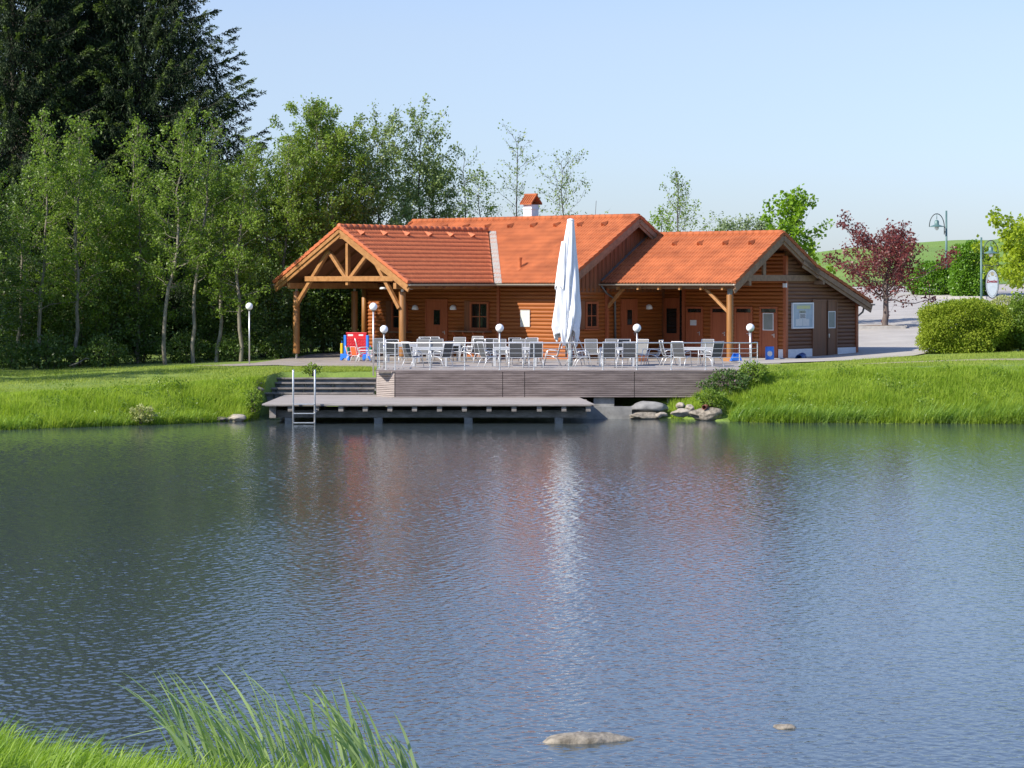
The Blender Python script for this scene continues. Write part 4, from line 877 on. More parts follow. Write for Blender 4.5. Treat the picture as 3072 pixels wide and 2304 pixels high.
# lamps on the walls
def wall_lamp(px, py, plane, val):
    a, z = hit(px, py, plane, val); m_ = MB()
    c = (a, val - .10, z) if plane == 'v' else (val + .10, a, z)
    prof = [(.16, -.10), (.155, 0), (.12, .08), (.06, .12), (.01, .13)]
    m_.lathe(prof, 14, c); part(m_, 'wall_lamp', m_lampw, smooth=True)
wall_lamp(1250, 923, 'v', VF); wall_lamp(1364, 923, 'v', VF); wall_lamp(1942, 921, 'u', UW)
for (px, u_) in ((1228, -.35), (1150, -.7)):
    m_ = MB(); a, z = hit(px, 862, 'v', -3.0); m_.lathe([(.17, -.06), (.17, .0), (.12, .05)], 14, (a, -3.0, 4.80)); part(m_, 'ceiling_lamp', m_lampw, smooth=True)
# roof vents: little tiled hoods
def vent(loc, slope, sd):
    """loc on the roof, slope = up-slope unit vector, sd = along the eave"""
    p = Vector(loc); t = Vector(slope); s = Vector(sd); n_ = s.cross(t).normalized(); n_ = n_ if n_.z > 0 else -n_
    m_ = MB(); a = p - s * .13; b = p + s * .13; q = p + n_ * .19 - t * .05; e = p + t * .42 + n_ * .05
    m_.add([a, b, q, p + t * .42 - s * .02 + n_ * .03, p + t * .42 + s * .02 + n_ * .03], [(0, 1, 2), (0, 2, 3), (2, 4, 3), (1, 4, 2)])
    return m_
for k in range(6):
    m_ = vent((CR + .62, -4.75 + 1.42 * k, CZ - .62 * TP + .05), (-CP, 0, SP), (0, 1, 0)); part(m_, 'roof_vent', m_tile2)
for k in range(8):
    m_ = vent((-7.4 + 1.42 * k, RM - .75, ZM - .75 * TP + .05), (0, CP, SP), (1, 0, 0)); part(m_, 'roof_vent', m_tile)
for k in range(4):
    m_ = vent((5.6 + 1.4 * k, RR - .85, RZ - .85 * .622 + .05), (0, CP, SP), (1, 0, 0)); part(m_, 'roof_vent', m_tile)
# vent pipe, chimney, aerial
def on_main(px, py):
    a = (px - 1536) / 7400; b = (py - 850) / 7400    # 5 - b D = 5 + TP * v
    D = TP * (GX * V.x + GY * V.y) / (b + TP * (a * V.x + V.y)); X = a * D
    return (X - GX) * U.x + (D - GY) * U.y, (X - GX) * V.x + (D - GY) * V.y
u_, v2 = on_main(1560, 806); z_ = 5 + TP * v2
m_ = MB(); m_.tube([(u_, v2, z_ - .05), (u_, v2, z_ + .42)], .075, 12); m_.tube([(u_, v2, z_ + .42), (u_, v2, z_ + .50)], .105, 12); m_.bar((u_, v2 - .25, z_ - .25 * TP + .04), (u_, v2 + .25, z_ + .25 * TP + .04), .3, .03); part(m_, 'vent_pipe', m_tile, smooth=False)
cu, cv = -2.67, 5.35
m_ = MB(); m_.box(cu - .25, cu + .25, cv - .25, cv + .25, 7.6, 8.66); ch = part(m_, 'chimney', m_plast, bevel=.01)
m_ = MB(); m_.box(cu - .28, cu + .28, cv - .28, cv + .28, 8.44, 8.5); part(m_, 'collar', m_plast, ch)
m_ = MB()
for s in (-1, 1):
    m_.prism([(cu - .36, cv + s * .38, 8.66), (cu + .36, cv + s * .38, 8.66), (cu + .36, cv, 9.06), (cu - .36, cv, 9.06)], (0, 0, .05))
    for k in range(6): x_ = cu - .33 + k * .132; m_.tube([(x_, cv + s * .38, 8.72), (x_, cv, 9.12)], .035, 6)
m_.tube([(cu - .38, cv, 9.12), (cu + .38, cv, 9.12)], .06, 8); part(m_, 'chimney_roof', m_tile, ch)
m_ = MB(); m_.tube([(1.35, 5.2, 7.9), (1.42, 5.2, 8.75)], .012, 5); part(m_, 'aerial', m_pipe)
m_ = MB(); a0, z0 = hit(2359, 855, 'v', VW - .05); m_.box(UWR - .02, UWR + .16, VW - .18, VW - .1, 4.82, 5.0); part(m_, 'junction_box', m_white)

# panels and papers hung on the walls: things of their own
CM = Matrix.Translation((GX, GY, 0)) @ Matrix.Rotation(math.atan2(U.y, U.x), 4, 'Z')
def wall_thing(name, plane, val, px0, px1, py0, py1, o0, label, cat, group=None):
    a0, z1 = hit(px0, py0, plane, val); a1, z0 = hit(px1, py1, plane, val); am = (a0 + a1) / 2
    w = a1 - a0; h = z1 - z0
    p = CM @ Vector((am, val - o0, z0)) if plane == 'v' else CM @ Vector((val + o0, am, z0))
    rz = math.atan2(U.y, U.x) + (0 if plane == 'v' else math.pi / 2)
    return empty(name, p, rz, label, cat, group), w, h      # local: x to the right, -y out of the wall, z up from the lower edge
o, w, h = wall_thing('wall_panel', 'v', VF, 1566, 1592, 931, 979, .055, 'pale blank panel on the sunlit log wall left of the parasol', 'wall panel')
m_ = MB(); m_.box(-w/2, w/2, -.02, 0, 0, h); m_.build('panel', M('cream_panel', (.60, .61, .52), (.66, .66, .58), 3, .5), o)
m_ = MB(); [m_.box(*q) for q in ((-w/2 - .02, -w/2, -.035, 0, -.02, h + .02), (w/2, w/2 + .02, -.035, 0, -.02, h + .02), (-w/2, w/2, -.035, 0, h, h + .02), (-w/2, w/2, -.035, 0, -.02, 0))]; m_.build('frame', m_alu, o)
o, w, h = wall_thing('paper_notice', 'v', VW, 2074, 2093, 960, 976, .085, 'white paper notice pinned on the leftmost toilet door', 'notice')
m_ = MB(); m_.box(-w/2, w/2, -.006, 0, 0, h); m_.build('sheet', m_paper, o)
o, w, h = wall_thing('notice_board', 'u', UWR, 2372, 2432, 911, 982, .06, 'white framed notice board with pinned papers on the dark end wall', 'notice board')
m_ = MB(); m_.box(-w/2, w/2, -.05, 0, 0, h); m_.build('backing', m_paperb, o)
m_ = MB(); [m_.box(*q) for q in ((-w/2 - .04, -w/2 + .02, -.09, 0, -.04, h + .04), (w/2 - .02, w/2 + .04, -.09, 0, -.04, h + .04), (-w/2 + .02, w/2 - .02, -.09, 0, h - .02, h + .04), (-w/2 + .02, w/2 - .02, -.09, 0, -.04, .02))]; m_.build('frame', m_white, o)
def sheet(x0, x1, z0, z1, mat, lines=0, pins=True):
    m_ = MB(); m_.box(x0 * w - w/2, x1 * w - w/2, -.058, -.051, z0 * h, z1 * h); s = m_.build('sheet', mat, o)
    if lines:
        m2 = MB()
        for k in range(lines): zz = z0 * h + (z1 - z0) * h * (.12 + .5 * k / lines); m2.box(x0*w - w/2 + .04 + .02 * (k % 2), x1*w - w/2 - .04 - .03 * (k % 3), -.061, -.0585, zz, zz + .018)
        m2.build('print', m_ink, s)
sheet(.2, .88, .78, .92, m_papery); sheet(.33, .66, .36, .70, m_paper, 5); sheet(.33, .64, .60, .71, m_papery)
sheet(.15, .48, .07, .36, m_paper); sheet(.5, .82, .07, .36, m_paper)

# ------------------------------------------------------------------ terrace, railing, jetty, steps
TZ, TD = 1.74, 92.7
TL0, TL1, TR = -4.40, -5.12, 8.98
ter = empty('terrace', (0, TD, 0), 0, 'raised wooden terrace over the pond with a slatted grey brown skirt', 'terrace')
m_ = MB()
outline = [(TL0, 0), (TR, 0), (TR + .35, .5), (TR + .35, 7.3), (-5.12, 7.3), (TL1, .74)]
rows_y = np.arange(0, 7.3, .145)
def xl(y): return TL0 + (TL1 - TL0) * min(1, y / .74)
for i, y in enumerate(rows_y):
    m_.box(xl(y + .07), TR + .35 * min(1, y / .5), y + .006, y + .139, TZ - .03 - random.uniform(0, .003), TZ)
m_.build('deck_boards', m_deck, ter)
m_ = MB(); m_.box(TL1 + .1, TR, .1, 7.2, TZ - .2, TZ - .035); m_.build('deck_frame', m_oldwood, ter)
# skirt of horizontal slats in panels
pan = [(1185, 1508), (1508, 1574), (1574, 1903), (1903, 2252)]
for i, (a, b) in enumerate(pan):
    x0 = (a - 1536) / 7400 * TD + .012; x1 = (b - 1536) / 7400 * TD - .012; m_ = MB()
    for k in range(14):
        z1 = TZ - .06 - k * .0695; m_.box(x0, x1, -.03 + random.uniform(-.004, .004), .0, z1 - .052, z1)
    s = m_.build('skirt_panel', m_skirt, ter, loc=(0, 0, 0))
m_ = MB()
for k in range(14):
    z1 = TZ - .06 - k * .0695; m_.bar((TL0 - .01, -.015, z1 - .026), (TL1, .72, z1 - .026), .03, .052)
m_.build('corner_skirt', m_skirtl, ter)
m_ = MB(); m_.box(TL0 + .03, TR, .02, .06, .72, TZ - .05); m_.build('skirt_backing', m_barkd, ter)
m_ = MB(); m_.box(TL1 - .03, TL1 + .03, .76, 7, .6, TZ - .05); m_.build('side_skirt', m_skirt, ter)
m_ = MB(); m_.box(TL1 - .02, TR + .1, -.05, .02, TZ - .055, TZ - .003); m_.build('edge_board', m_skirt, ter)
m_ = MB(); x0, x1 = (1783 - 1536) / 7400 * 92, (1846 - 1536) / 7400 * 92
m_.box(x0, x1, .15, 1.2, .3, .72); m_.box(x0 - .05, 4.2, -.35, 1.6, -.6, .36); m_.build('concrete_pier', m_conc, ter, bevel=.02)
m_ = MB(); m_.box(x1 + 2.0, x1 + 2.9, .3, 1.4, -.4, .72); m_.build('concrete_pier', m_concd, ter, bevel=.02)

rail = empty('terrace_railing', (0, TD + .07, TZ), 0, 'steel railing with five thin wires along the terrace front', 'railing')
xs = [(p - 1536) / 7400 * TD for p in (1185, 1290, 1394, 1499, 1602, 1706, 1809, 1911, 2014, 2117, 2219)]
pts = [(x, 0, 0) for x in xs] + [(TR + .02, .0, 0), (TR + .3, .5, 0), (TL1 + .03, .72, 0), ((TL0 + TL1) / 2, .36, 0), (TL1 + .03, 2.0, 0)]
for i, p in enumerate(pts):
    m_ = MB(); m_.tube([(p[0], p[1], -.14), (p[0], p[1], 1.0)], .021, 8); m_.lathe([(.05, -.02), (.05, .008)], 10, (p[0], p[1], .01)); m_.build('rail_post', m_steel, rail, smooth=False)
path = [(TL1 + .03, 2.0), (TL1 + .03, .72), (TL0, 0), (TR + .02, 0), (TR + .3, .5)]
m_ = MB(); m_.tube([(x, y, 1.02) for x, y in path], .025, 8); m_.build('handrail', m_steel, rail, smooth=True)
for k in range(5):
    z = .14 + k * .166; m_ = MB(); m_.tube([(x, y - .03, z) for x, y in path], .0085, 6); m_.build('rail_wire', m_steel, rail)

jet = empty('jetty', (0, 87.5, 0), 0, 'low wooden jetty in front of the terrace on concrete supports', 'jetty')
JZ = .72; x0, x1 = (786 - 1536) / 7400 * 87.5, (1783 - 1536) / 7400 * 87.5
m_ = MB()
for i, y in enumerate(np.arange(0, 7.4, .142)):
    a = x0 + .02 * y + .1; b = (x1 - .13 * y * .6) if y < 5.15 else TL0 - .75 if y > 5.9 else TL0 - .05 - (y - 5.2) * .98
    m_.box(a - .1, b, y + .004, y + .138, JZ - .045, JZ - random.uniform(0, .004))
m_.build('deck_boards', m_deck, jet)
m_ = MB(); m_.box(x0 + .1, x1 - .1, .01, .05, JZ - .075, JZ - .047); m_.build('edge_strip', m_oldwood, jet)
for px in (870, 1022, 1095, 1169, 1243, 1318, 1393, 1467, 1542, 1618, 1692, 1765, 948):
    x = (px - 1536) / 7400 * 87.5; m_ = MB(); m_.box(x - .085, x + .085, .08, 5.2, JZ - .27, JZ - .08); m_.build('joist', m_oldwood, jet)
m_ = MB(); m_.box(x0 + .35, x1 - .25, .75, 1.0, .20, .46); m_.build('bearer', m_oldwood, jet)
m_ = MB(); m_.box(x0 + .22, x0 + .45, .4, 5, .2, .68); m_.build('side_beam', m_oldwood, jet)
for px in (866, 1134, 1405, 1677):
    x = (px - 1536) / 7400 * 88; m_ = MB(); m_.box(x - .15, x + .15, .62, 1.1, -.7, .2); m_.build('concrete_support', m_conc, jet, bevel=.02)
m_ = MB(); m_.box(x0 + .3, x1 + 1.5, 3.5, 3.7, -.8, .45); m_.build('rear_wall', m_concd, jet)

stp = empty('seating_steps', (0, 0, 0), 0, 'stepped seating of grey planks left of the terrace above the jetty', 'steps')
xa, xb = (785 - 1536) / 7400 * 95, (1126 - 1536) / 7400 * 96.5
for k, (py, D) in enumerate(((1178, 94.7), (1163, 95.6), (1147, 96.5), (1133, 97.3))):
    z = CAMH - (py - 850) / 7400 * D; dx = k * .03
    m_ = MB(); m_.box(xa - .1 - dx, xb + .02, D, D + .13, z - .06, z); m_.box(xa - .1 - dx, xb + .02, D + .145, D + .28, z - .06, z - .002); m_.build('seat_plank', m_oldwood, stp)
    m_ = MB(); m_.box(xa + .02, xb + .01, D + .12, D + .22, z - .34, z - .065); m_.build('riser_wall', m_concd if k < 3 else m_conc, stp)
    if k < 3:
        for x in np.linspace(xa + .5, xb - .6, 4): 
            m_ = MB(); m_.box(x - .03, x + .03, D + .02, D + .26, z - .2, z - .061); m_.build('bracket', m_iron, stp)
lad = empty('bathing_ladder', at(912, 87.36, z=-.3), 0, 'steel bathing ladder at the jetty edge', 'ladder')
hw = (944 - 879) / 2 / 7400 * 87.3
for s in (-1, 1):
    m_ = MB(); m_.tube([(s * hw, 0, -.2), (s * hw, 0, 2.16), (s * hw, .03, 2.21), (s * hw, .07, 2.22)], .034, 10); m_.build('side_rail', m_steel, lad, smooth=True)
    m_ = MB(); m_.bar((s * hw, .0, .62), (s * (hw + .05), .3, .9), .03, .03); m_.build('bracket', m_steel, lad)
for py in (1212, 1240, 1268):
    z = CAMH - (py - 850) / 7400 * 87.3 + .3; m_ = MB(); m_.box(-hw + .02, hw - .02, -.045, .045, z - .02, z + .01); m_.build('rung', m_steel, lad)

# globe lamps
def globe_lamp(px, D, zb, pyg, label, r=.155, pr=.03):
    b = at(px, D, z=zb); zg = CAMH - (pyg - 850) / 7400 * D - zb
    o = empty('globe_lamp', b, 0, label, 'lamp', 'white globe lamps')
    m_ = MB(); m_.tube([(0, 0, 0), (0, 0, zg - r + .01)], pr, 10); m_.build('pole', m_steel, o, smooth=True)
    m_ = MB(); m_.lathe([(.06, 0), (.075, .04), (.07, .06)], 14, (0, 0, zg - r - .02)); m_.build('collar', m_pipe, o)
    m_ = MB(); m_.sphere((0, 0, zg), r, 24, 16); m_.build('globe', m_lampw, o, smooth=True)
globe_lamp(748, 104.5, hz(-11.1, 104.5) - .02, 919, 'globe lamp standing alone on the lawn before the wood')
globe_lamp(1120, 93.4, 1.5, 920, 'tall globe lamp beside the left end of the terrace railing', .15)
globe_lamp(1152, 94.6, TZ, 988, 'short globe lamp behind the left corner of the railing')
globe_lamp(1499, TD + .12, TZ, 984, 'globe lamp on the railing in front of the shaded log wall')
globe_lamp(1911, TD + .12, TZ, 984, 'globe lamp on the railing right of the parasol')
globe_lamp(2251, TD + .12, TZ, 983, 'globe lamp at the right end of the railing', pr=.036)

# ------------------------------------------------------------------ parasol
par = empty('closed_parasol', at(1712, 96.5, z=TZ), 0, 'tall closed white parasol standing on the terrace', 'parasol')
m_ = MB(); m_.tube([(0, 0, 0), (0, 0, 5.7)], .05, 14); m_.build('pole', m_alu, par, smooth=True)
m_ = MB(); m_.lathe([(.08, 0), (.075, .62), (.055, .64)], 14); m_.build('ground_sleeve', M('grey_sleeve', (.32, .37, .40), None, rough=.5), par, smooth=True)
m_ = MB(); m_.lathe([(.02, 5.80), (.13, 5.77), (.145, 5.70), (.13, 5.66)], 16); m_.build('cap', m_white, par, smooth=True)
def canopy():
    rg = np.random.default_rng(5); na = 128; zs = np.linspace(5.68, .62, 90); th = np.arange(na) * 2 * np.pi / na; Vt = []
    for z in zs:
        f = (5.68 - z) / 5.06
        half = np.interp(z, [.6, 1.1, 2.0, 3.1, 4.2, 5.0, 5.68], [.47, .56, .53, .44, .32, .22, .13])
        cx = np.interp(z, [.6, 1.1, 2.0, 3.2, 4.5, 5.68], [-.16, -.17, -.14, -.12, -.06, 0])
        tw = .9 * f
        depth = np.interp(f, [0, .15, 1], [.06, .28, .44])
        fold = (np.abs(np.sin(4 * (th + tw) + .5 * np.sin(2 * th + 3 * f)))) ** .7
        r_ = half * (1 - depth + depth * fold) * (1 + .10 * np.sin(th * 3 + 5 * f) * f + .05 * np.sin(11 * th + 6 * f) * f + .045 * np.sin(17 * th - 9 * f) * f)
        r_ = r_ + np.where(z > 3.15, 0, 0)
        low = .0
        Vt.append(np.stack([cx + r_ * np.cos(th), r_ * np.sin(th), np.full(na, z)], -1))
    A = np.stack(Vt, 0)
    # hanging corners: hem rises and falls around the cloth
    hem = .84 + .50 * (np.abs(np.sin(2 * th + .6)) ** 1.5) + .12 * np.sin(5 * th); k = np.linspace(0, 1, len(zs))[:, None] ** 3
    A[..., 2] += k * (hem - .62)
    # the shorter valance tier seen on the left shoulder
    i = (np.arange(len(zs) - 1)[:, None] * na + np.arange(na)[None]).ravel(); j = (np.arange(len(zs) - 1)[:, None] * na + ((np.arange(na) + 1) % na)[None]).ravel()
    return np_mesh('canopy', A.reshape(-1, 3), np.stack([i, j, j + na, i + na], -1), True)
co = link('canopy', canopy(), m_canv, par); sm = co.modifiers.new('solid', 'SOLIDIFY'); sm.thickness = .008
# a loose upper flap over the shoulder
rg = np.random.default_rng(8); na = 60; th = np.linspace(1.9, 4.3, na); rows = []
for z in np.linspace(4.9, 3.05, 26):
    f = (4.9 - z) / 1.85; half = np.interp(z, [3.0, 4.2, 5.0], [.52, .365, .24]); r_ = half * (.86 + .16 * np.abs(np.sin(5 * th + 1.2 * f)))
    rows.append(np.stack([-.10 + r_ * np.cos(th), r_ * np.sin(th), z - .12 * f * np.sin(th * 3)], -1))
A = np.stack(rows, 0); i = (np.arange(25)[:, None] * na + np.arange(na - 1)[None]).ravel()
fo = link('flap', np_mesh('flap', A.reshape(-1, 3), np.stack([i, i + 1, i + na + 1, i + na], -1), True), m_canv, par); sm = fo.modifiers.new('solid', 'SOLIDIFY'); sm.thickness = .008
m_ = MB(); m_.bar((.02, .05, 1.75), (.55, .25, .55), .03, .03); m_.bar((-.02, .06, 1.75), (-.35, .3, .7), .03, .03); m_.build('strut', m_alu, par)

# ------------------------------------------------------------------ chairs and tables
def make_chair(name, label, group, fab, scale=1.0, frame=None):
    o = empty(name, (0, 0, 0), 0, label, 'chair', group); fr = frame or m_alu
    sw = .25; S = scale
    def sc(l): return [(x * S, y * S, z * S) for x, y, z in l]
    m_ = MB()
    # sling seat and high back in one curve, sitter faces +y
    prof = [(.25, .42), (.22, .435), (0, .405), (-.20, .40), (-.245, .45), (-.29, .62), (-.34, .82), (-.385, 1.0)]
    vs = []
    for y, z in prof[:5]: vs += [(-sw + .02, y, z), (sw - .02, y, z)]
    m_.add(sc(vs), [(2*i, 2*i+1, 2*i+3, 2*i+2) for i in range(4)]); s = m_.build('seat', fab, o); k = s.modifiers.new('t', 'SOLIDIFY'); k.thickness = .012
    m_ = MB(); vs = []
    for y, z in prof[4:]: vs += [(-sw + .02, y, z), (sw - .02, y, z)]
    m_.add(sc(vs), [(2*i, 2*i+1, 2*i+3, 2*i+2) for i in range(3)]); s = m_.build('backrest', fab, o); k = s.modifiers.new('t', 'SOLIDIFY'); k.thickness = .012
    for sx in (-1, 1):
        x = sx * sw
        m_ = MB(); m_.tube(sc([(x, y, z) for y, z in prof]), .013 * S, 7); m_.build('side_frame', fr, o, smooth=True)
        m_ = MB(); m_.tube(sc([(x * 1.06, .32, 0), (x * 1.06, .22, .40), (x * 1.1, .17, .60), (x * 1.1, .10, .635), (x * 1.1, -.15, .62), (x * 1.04, -.27, .57)]), .015 * S, 8); m_.build('armrest_leg', fr, o, smooth=True)
        m_ = MB(); m_.tube(sc([(x * 1.05, -.02, .40), (x * 1.08, -.22, .30), (x * 1.1, -.36, 0)]), .015 * S, 8); m_.build('leg', fr, o, smooth=True)
    m_ = MB(); m_.tube(sc([(-sw, -.385, 1.0), (sw, -.385, 1.0)]), .012 * S, 7); m_.tube(sc([(-sw, .25, .415), (sw, .25, .415)]), .012 * S, 7); m_.tube(sc([(-sw, -.22, .39), (sw, -.22, .39)]), .012 * S, 7); m_.build('cross_bar', fr, o)
    return o
def make_table(label, w=1.35, d=.85):
    o = empty('garden_table', (0, 0, 0), 0, label, 'table', 'pale garden tables on the terrace')
    m_ = MB()
    for k in range(6): m_.box(-w/2 + .04, w/2 - .04, -d/2 + .04 + k * (d - .08) / 6, -d/2 + .034 + (k + 1) * (d - .08) / 6, .715, .735)
    m_.build('table_top', m_tabtop, o)
    m_ = MB(); [m_.box(*q) for q in ((-w/2, w/2, -d/2, -d/2 + .04, .64, .74), (-w/2, w/2, d/2 - .04, d/2, .64, .74), (-w/2, -w/2 + .04, -d/2 + .04, d/2 - .04, .64, .74), (w/2 - .04, w/2, -d/2 + .04, d/2 - .04, .64, .74))]; m_.build('apron', m_alu, o)
    for sx in (-1, 1):
        for sy in (-1, 1):
            m_ = MB(); m_.box(sx * (w/2 - .035) - .035, sx * (w/2 - .035) + .035, sy * (d/2 - .035) - .035, sy * (d/2 - .035) + .035, 0, .64); m_.build('leg', m_alu, o)
    return o
t0 = make_table('pale table in front of the left door, leftmost beside the railing')
tabs = [(1290, 97.4, 0, None), (1205, 102.2, 15, 'pale table under the porch front, half hidden behind the left railing corner'), (1330, 103.6, 8, 'pale table by the wall under the left door'),
        (1545, 97.3, 0, 'long pale table in front of the shaded wall, left of the parasol'), (1850, 97.1, 0, 'pale table right of the parasol'), (2088, 97.1, -4, 'pale table nearest the right end of the terrace')]
for i, (px, D, rz, lb) in enumerate(tabs):
    o = t0 if lb is None else copy_tree(t0); o.location = at(px, D, z=TZ); o.rotation_euler = (0, 0, R(rz))
    if lb: o['label'] = lb
    if px == 1545: o.scale = (1.25, 1, 1)
GC = 'silver framed mesh chairs on the terrace'
cd = make_chair('garden_chair', 'x', GC, m_mesh); cl = make_chair('garden_chair', 'x', GC, m_meshl); first = {id(cd): True, id(cl): True}
def chair(px, D, rz, src, label):
    o = src if first[id(src)] else copy_tree(src); first[id(src)] = False
    z = TZ if D < 100 else 1.72
    o.location = at(px, D, z=z); o.rotation_euler = (0, 0, R(rz)); o['label'] = label
chair(1240, 95.4, -50, cd, 'chair at the left front corner of the leftmost table, turned to its right')
chair(1326, 95.9, 48, cd, 'dark chair at the right front corner of the leftmost table, seen from behind')
chair(1268, 99.4, 178, cl, 'grey chair on the far side of the leftmost table, left of two')
chair(1312, 99.5, 184, cl, 'grey chair on the far side of the leftmost table, right of two')
chair(1176, 100.2, 4, cd, 'dark chair under the porch front, its back to the pond, beside the right porch post')
chair(1140, 101.5, 188, cl, 'grey backed chair behind the left railing corner, facing the pond')
chair(1238, 103.2, 80, cl, 'chair seen edge on just right of the right porch post')
chair(1281, 104.9, -12, cd, 'chair with a bright top bar before the left door, left of a pair')
chair(1308, 105.0, -14, cd, 'chair with a bright top bar before the left door, right of a pair')
chair(1375, 103.6, 172, cl, 'pale grey backed chair below the counter shelf, facing the pond')
chair(1405, 103.2, 70, cd, 'dark chair below the counter shelf, turned left')
chair(1424, 105.6, 160, cl, 'chair close to the wall right under the counter shelf')
chair(1448, 101.6, -22, cd, 'chair with its back to the pond between the counter shelf and the railing lamp')
chair(1466, 95.9, -62, cd, 'chair at the left end of the long table, facing it')
chair(1480, 101.8, -10, cd, 'chair behind the railing lamp in front of the shaded wall')
chair(1549, 95.3, -3, cd, 'dark chair at the front of the long table, left of two facing away')
chair(1607, 95.4, 3, cd, 'dark chair at the front of the long table, right of two facing away')
chair(1500, 99.2, 182, cl, 'grey chair on the far side of the long table, left of the other two')
chair(1556, 99.3, 178, cl, 'grey chair on the far side of the long table, in the middle')
chair(1592, 100.6, 176, cl, 'grey chair on the far side of the long table, its back a little higher')
chair(1655, 97.3, 84, cd, 'chair seen from the side at the right end of the long table')
chair(1540, 103.2, 10, cd, 'dark chair standing back near the shaded wall, left of another')
chair(1600, 103.5, -8, cd, 'dark chair standing back near the edge of the sunlit wall')
chair(1727, 97.6, -78, cd, 'chair right behind the parasol pole, facing the table on its right')
chair(1748, 96.0, -82, cd, 'front chair at the left end of the table right of the parasol')
chair(1776, 99.2, 184, cl, 'grey backed chair behind the left half of the table right of the parasol')
chair(1826, 95.3, 2, cd, 'dark chair with its back to the pond right of the parasol, left of two')
chair(1888, 95.4, -2, cd, 'dark chair with its back to the pond beside the railing lamp right of the parasol')
chair(1836, 99.4, 180, cl, 'grey chair on the far side of the table right of the parasol, in the middle')
chair(1868, 100.8, 8, cd, 'chair with a bright top bar further back, right of the parasol')
chair(1916, 99.0, 150, cl, 'grey chair half hidden by the railing lamp right of the parasol')
chair(1958, 98.4, 96, cl, 'chair seen from the side before the blue bin')
chair(2010, 97.6, -80, cd, 'rear chair at the left end of the rightmost table')
chair(2046, 95.9, -32, cd, 'front chair at the left end of the rightmost table, its back to the pond')
chair(2138, 96.0, 35, cd, 'dark chair at the right end of the rightmost table, seen from behind')
chair(2118, 99.0, 165, cl, 'grey chair on the far side of the rightmost table')
# children's seats and the big game
GK = 'small bright chairs beside the game board'
kc = make_chair('child_chair', 'small orange child chair in front of the red game board', GK, m_orange, .62, m_white); kc.location = at(1070, 104.4, z=1.70); kc.rotation_euler = (0, 0, R(-40))
kr = make_chair('child_chair', 'small red child chair right of the children table', GK, m_redt, .62, m_white); kr.location = at(1112, 104.2, z=1.70); kr.rotation_euler = (0, 0, R(85))
kw = copy_tree(kc); kw['label'] = 'small child chair behind the orange one, seen from the side'; kw.location = at(1053, 105.4, z=1.70); kw.rotation_euler = (0, 0, R(-80))
sc_ = copy_tree(cl); sc_.location = at(1092, 103.4, z=1.70); sc_.rotation_euler = (0, 0, R(-84)); sc_['label'] = 'full size chair seen from the side in front of the red game board'; sc_['group'] = GC
kt = empty('child_table', at(1096, 104.8, z=1.70), 0, 'low white children table before the red game board', 'table')
m_ = MB(); m_.box(-.3, .3, -.3, .3, .44, .47); m_.build('table_top', m_white, kt)
for sx in (-1, 1):
    for sy in (-1, 1): m_ = MB(); m_.tube([(sx * .25, sy * .25, .44), (sx * .28, sy * .28, 0)], .015, 8); m_.build('leg', m_white, kt)
gm = empty('giant_game', at(1036, 105.8, z=1.70), R(-16), 'giant red four in a row game with blue stands', 'game')
m_ = MB(); W_, H_ = .96, .98; m_.box(.06, W_, -.025, .025, .16, 1.16); bd = m_.build('board', m_red, gm, bevel=.01)
for r_ in range(6):
    for c in range(7):
        m2 = MB(); ang = np.linspace(0, 2*np.pi, 15); cx, cz = .14 + c * .122, .24 + r_ * .128
        m2.tube([(cx + .045 * math.cos(a), -.03, cz + .045 * math.sin(a)) for a in ang], .012, 5)
        if r_ == 0 and c == 0: ringm = m2.mesh('ring', smooth=True); ringm.materials.append(m_red); base_c = (cx, cz)
        ro = bpy.data.objects.new('hole_ring', ringm); C.objects.link(ro); ro.parent = bd; ro.location = (cx - base_c[0], 0, cz - base_c[1])
m_ = MB(); m_.box(.12, .36, -.03, -.026, 1.04, 1.12); m_.box(.62, .82, -.03, -.026, 1.05, 1.12); m_.build('sticker', m_label, bd)
m_ = MB(); m_.box(.04, W_ + .02, -.04, .04, 1.14, 1.2); m_.build('top_rail', m_red, bd, bevel=.01)
for x in (0.0, W_ + .05):
    m_ = MB(); m_.box(x - .055, x + .055, -.06, .06, .28, 1.08); m_.prism([(x - .22, -.08, 0), (x - .13, -.08, 0), (x - .07, -.08, .09), (x + .07, -.08, .09), (x + .13, -.08, 0), (x + .22, -.08, 0), (x + .2, -.08, .28), (x - .2, -.08, .28)], (0, .16, 0)); st_ = m_.build('stand', m_blue, gm, bevel=.01)
    for dx, mt in ((-.15, m_yel), (.15, m_grn)):
        if x > .5 and dx < 0: continue
        m_ = MB(); n_ = 8 if dx < 0 else 5
        for k in range(n_): m_.lathe([(.055, 0), (.065, .01), (.065, .045), (.055, .055)], 14, (x + dx, -.02, .285 + k * .056))
        m_.build('disc_stack', mt, st_)
        m_ = MB(); m_.tube([(x + dx, -.02, .28), (x + dx, -.02, .285 + n_ * .056 + .08)], .014, 8); m_.build('peg', m_blue, st_)

